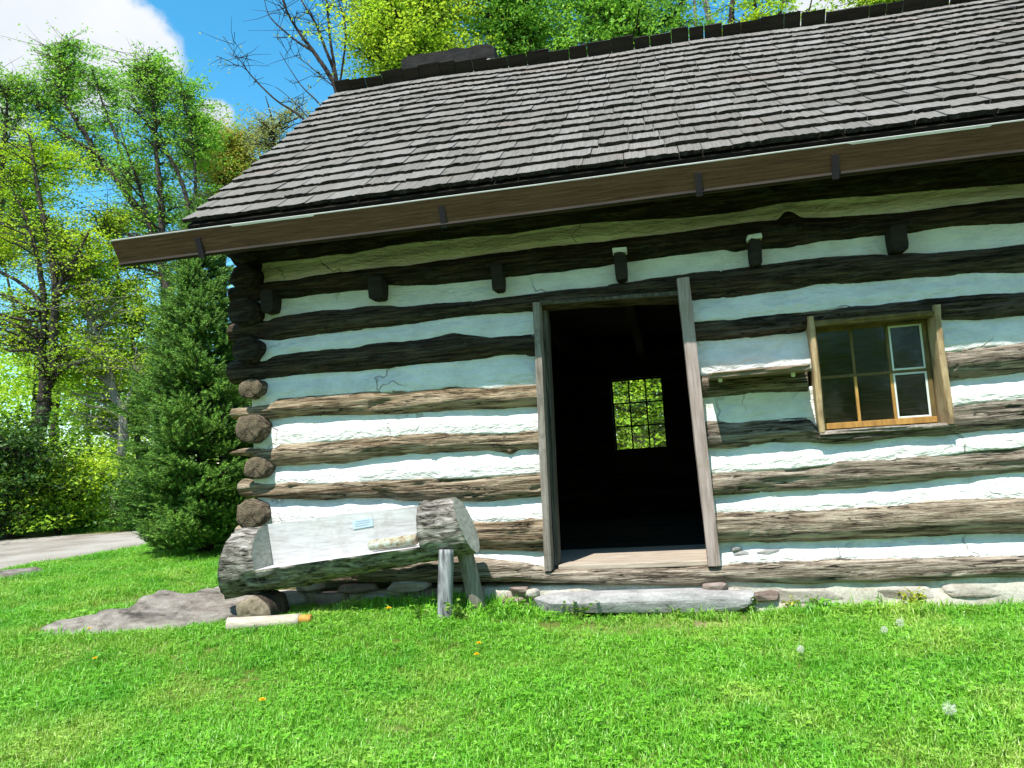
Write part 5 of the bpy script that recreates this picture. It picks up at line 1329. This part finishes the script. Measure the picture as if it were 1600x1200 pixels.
def lawn():
    r = np.random.default_rng(72)
    def scatter(n, x0, x1, y0, y1):
        return np.stack([r.uniform(x0, x1, n), r.uniform(y0, y1, n)], 1)
    A = [scatter(52000, -7.0, 4.6, -4.6, -0.02), scatter(9000, -12, 7, -8, -4.6), scatter(26000, -9.8, -3.3, -0.5, 8.5), scatter(5000, -14, -7, -5, -0.5), scatter(7000, -26, -8, 9.5, 17), scatter(3000, -3.4, 6, 5.2, 10), scatter(1500, -2.4, 4.4, -0.42, -0.13)]
    sc = [1.0, 1.3, 1.25, 1.3, 2.4, 1.6, 1.7]
    Pn = np.concatenate(A); S = np.concatenate([np.full(len(a), s) for a, s in zip(A, sc)])
    x, y = Pn[:, 0], Pn[:, 1]
    keep = ~in_poly(x, y, ROAD_POLY) & ~((x > -3.45) & (x < XE + .05) & (y > -0.14) & (y < YB + .1))
    inr = in_poly(x, y, ROCK_POLY); keep &= ~inr
    thin = smooth01((noise3(x * 0.9, y * 0.9, 4.4) - 0.05) * 2.2) * smooth01((y + 2.0) / 1.2) * 0.55   # worn ground nearer the wall
    keep &= r.uniform(size=len(x)) > thin
    wear = ((np.abs(x + 0.8) < 1.3) & (y > -0.75)); keep &= ~(wear & (r.uniform(size=len(x)) < 0.35))
    x, y, S = x[keep], y[keep], S[keep]; n = len(x)
    hgt = (0.8 + 0.55 * smooth01(noise3(x * 1.3, y * 1.3, 9.1) + 0.5)) * r.uniform(0.75, 1.25, n)
    me = bpy.data.meshes.new('lawn_grass'); me.vertices.add(n)
    me.vertices.foreach_set('co', np.stack([x, y, gz(x, y)], 1).astype(np.float32).ravel())
    at = me.attributes.new('tuft_scale', 'FLOAT', 'POINT'); at.data.foreach_set('value', (S * hgt).astype(np.float32))
    at = me.attributes.new('tuft_turn', 'FLOAT_VECTOR', 'POINT'); at.data.foreach_set('vector', np.stack([r.normal(0, .12, n), r.normal(0, .12, n), r.uniform(0, 6.283, n)], 1).astype(np.float32).ravel())
    o = link('lawn_grass', me, M['grass']); tag(o, 'short sunlit lawn grass in front of and beside the cabin', 'grass', None, 'stuff')
    ng = bpy.data.node_groups.new('lawn', 'GeometryNodeTree')
    ng.interface.new_socket('Geometry', in_out='INPUT', socket_type='NodeSocketGeometry'); ng.interface.new_socket('Geometry', in_out='OUTPUT', socket_type='NodeSocketGeometry')
    N = ng.nodes; gi = N.new('NodeGroupInput'); go = N.new('NodeGroupOutput'); ip = N.new('GeometryNodeInstanceOnPoints'); ci = N.new('GeometryNodeCollectionInfo')
    ci.inputs['Collection'].default_value = GRASS_COL; ci.inputs['Separate Children'].default_value = True; ci.inputs['Reset Children'].default_value = True
    ip.inputs['Pick Instance'].default_value = True
    a1 = N.new('GeometryNodeInputNamedAttribute'); a1.data_type = 'FLOAT'; a1.inputs['Name'].default_value = 'tuft_scale'
    a2 = N.new('GeometryNodeInputNamedAttribute'); a2.data_type = 'FLOAT_VECTOR'; a2.inputs['Name'].default_value = 'tuft_turn'
    e2r = N.new('FunctionNodeEulerToRotation')
    ng.links.new(gi.outputs[0], ip.inputs['Points']); ng.links.new(ci.outputs[0], ip.inputs['Instance'])
    ng.links.new(a2.outputs[0], e2r.inputs[0]); ng.links.new(e2r.outputs[0], ip.inputs['Rotation']); ng.links.new(a1.outputs[0], ip.inputs['Scale']); ng.links.new(ip.outputs[0], go.inputs[0])
    md = o.modifiers.new('tufts', 'NODES'); md.node_group = ng
lawn()

# ------------------------------------------------------------------ flowers and weeds
M['petal'] = NT('dandelion_yellow').done((0.85, 0.55, 0.01), 0.6)
M['clock'] = leaf_material('seed_clock_white', [(0.0, (0.6, 0.62, 0.6)), (1.0, (0.8, 0.82, 0.8))], 0.4)
M['stem'] = leaf_material('pale_stem', [(0.0, (0.16, 0.25, 0.05)), (1.0, (0.24, 0.33, 0.09))], 0.2)
M['weed'] = leaf_material('weed_leaf', [(0.0, (0.06, 0.15, 0.02)), (0.6, (0.13, 0.27, 0.03)), (1.0, (0.24, 0.36, 0.06))], 0.35)
M['weed_yellow'] = leaf_material('yellow_weed_leaf', [(0.0, (0.27, 0.33, 0.03)), (1.0, (0.55, 0.55, 0.08))], 0.35)
def dandelion(px, py, h, label, seedhead=False, Y=None, size=1.0):
    r = np.random.default_rng(int(px * 7 + py))
    g = ground_at(px, py) if Y is None else np.array([P(px, py, Y)[0], Y, float(gz(P(px, py, Y)[0], Y))])
    root = empty('dandelion_clock' if seedhead else 'dandelion', label, 'dandelion', 'dandelions in the lawn', tuple(g))
    tb = Tubes(); top = np.array([r.normal() * .006, r.normal() * .006, h]); tb.add(np.array([(0, 0, -0.01), top * .5 + r.normal(size=3) * .003, top]), [.0022, .002, .0016], 5)
    link('stem', tb.mesh('stem', np.zeros(3)), M['stem'], root, True)
    V, F = [], []
    if seedhead:
        for _ in range(110):
            d = r.normal(size=3); d /= np.linalg.norm(d); a = np.cross(d, r.normal(size=3)); a /= np.linalg.norm(a); b = np.cross(d, a); R = .019 * size; b0 = len(V); c = top + d * R
            V += [top + d * .003, c + a * .0008, c - a * .0008]; F.append((b0, b0 + 1, b0 + 2))
            for k in range(3):
                an = k * 2.09; e = math.cos(an) * a + math.sin(an) * b; b0 = len(V); V += [c, c + e * .006 + d * .003, c + e * .005 + d * .0035 + np.cross(e, d) * .0012]; F.append((b0, b0 + 1, b0 + 2))
        link('seed_head', np_mesh('seed_head', np.array(V), F), M['clock'], root)
    else:
        for ring, (R, up, n) in enumerate([(.018, .002, 22), (.014, .006, 18), (.009, .009, 12), (.004, .010, 6)]):
            R *= size
            for k in range(n):
                a = k / n * 6.283 + r.uniform(0, .2); d = np.array([math.cos(a), math.sin(a), 0]); s = np.array([-d[1], d[0], 0]); b0 = len(V)
                V += [top, top + d * R * .6 + s * .0018 + [0, 0, up * .8], top + d * R + [0, 0, up], top + d * R * .6 - s * .0018 + [0, 0, up * .8]]; F.append((b0, b0 + 1, b0 + 2, b0 + 3))
        link('flower_head', np_mesh('flower_head', np.array(V), F), M['petal'], root)
dandelion(408, 1112, .055, 'yellow dandelion alone in the near lawn below the bench', size=1.15)
dandelion(749, 1019, .05, 'upper of the two yellow dandelions close together in the lawn below the bench legs')
dandelion(744, 1036, .045, 'lower of the two yellow dandelions close together in the lawn below the bench legs')
dandelion(147, 1045, .06, 'yellow dandelion in the lawn below the bedrock slab')
dandelion(138, 994, .05, 'yellow dandelion at the lower edge of the bedrock slab')
dandelion(607, 962, .05, 'yellow dandelion in the shade line under the bench', size=1.4)
dandelion(1590, 940, .12, 'tall yellow dandelion against the foundation at the right edge', size=1.3)
dandelion(1560, 940, .06, 'low yellow dandelion at the foundation near the right edge', size=1.3)
dandelion(1408, 993, .07, 'white dandelion clock in the lawn below the window, the upper right one', True)
dandelion(1383, 1001, .06, 'smaller white dandelion clock just left of the upper one below the window', True, size=0.8)
dandelion(1490, 1140, .08, 'large white dandelion clock in the near lawn at the right', True, size=1.15)
dandelion(1252, 1032, .06, 'white dandelion clock in mid lawn below the left side of the window', True, size=0.8)
def weed(px, py, w, h, label, mat, seed, n=60, lsz=0.035, Y=-0.16):
    r = np.random.default_rng(seed); g = P(px, py, Y); g[2] = float(gz(g[0], Y)); root = empty('weed', label, 'weed', 'weeds along the foundation', tuple(g)); tb = Tubes(); C = []
    for k in range(max(4, n // 9)):
        e = np.array([r.normal() * w * .35, r.normal() * w * .22, h * r.uniform(.45, 1.05)]); tb.add(np.array([(0, 0, -.02), e * .5 + [0, 0, h * .1], e]), [.003, .0022, .001], 4)
        for t in np.linspace(.25, 1, 9): C.append(e * t + r.normal(size=3) * .012)
    link('stems', tb.mesh('stems', np.zeros(3)), M['stem'], root, True)
    V, F = leaves_vf(np.array(C), lsz, r, .8); link('leaves', np_mesh('leaves', V, F), mat, root)
weed(898, 955, .30, .15, 'spreading green weed at the front edge of the doorway slab', M['weed'], 81, 110, .04, -0.24)
weed(1060, 950, .22, .08, 'small green weed at the right part of the doorway slab', M['weed'], 82, 60, .03, -0.26)
weed(1165, 945, .26, .11, 'leafy weed at the right end of the doorway slab', M['weed'], 83, 80, .035, -0.16)
weed(1432, 935, .15, .15, 'bushy yellow-green weed against the foundation below the window', M['weed_yellow'], 84, 90, .035, -0.12)
weed(1232, 940, .10, .09, 'small yellow-green weed by the foundation left of the bushy one', M['weed_yellow'], 85, 40, .03, -0.1)
weed(720, 950, .16, .13, 'pale weed growing round the foot of the bench legs', M['weed'], 86, 80, .035, -0.72)
weed(655, 962, .14, .10, 'small weed in the grass just left of the bench legs', M['weed'], 87, 60, .03, -0.75)
weed(1275, 940, .18, .12, 'sparse weed tuft by the foundation under the window left side', M['weed'], 88, 40, .03, -0.12)
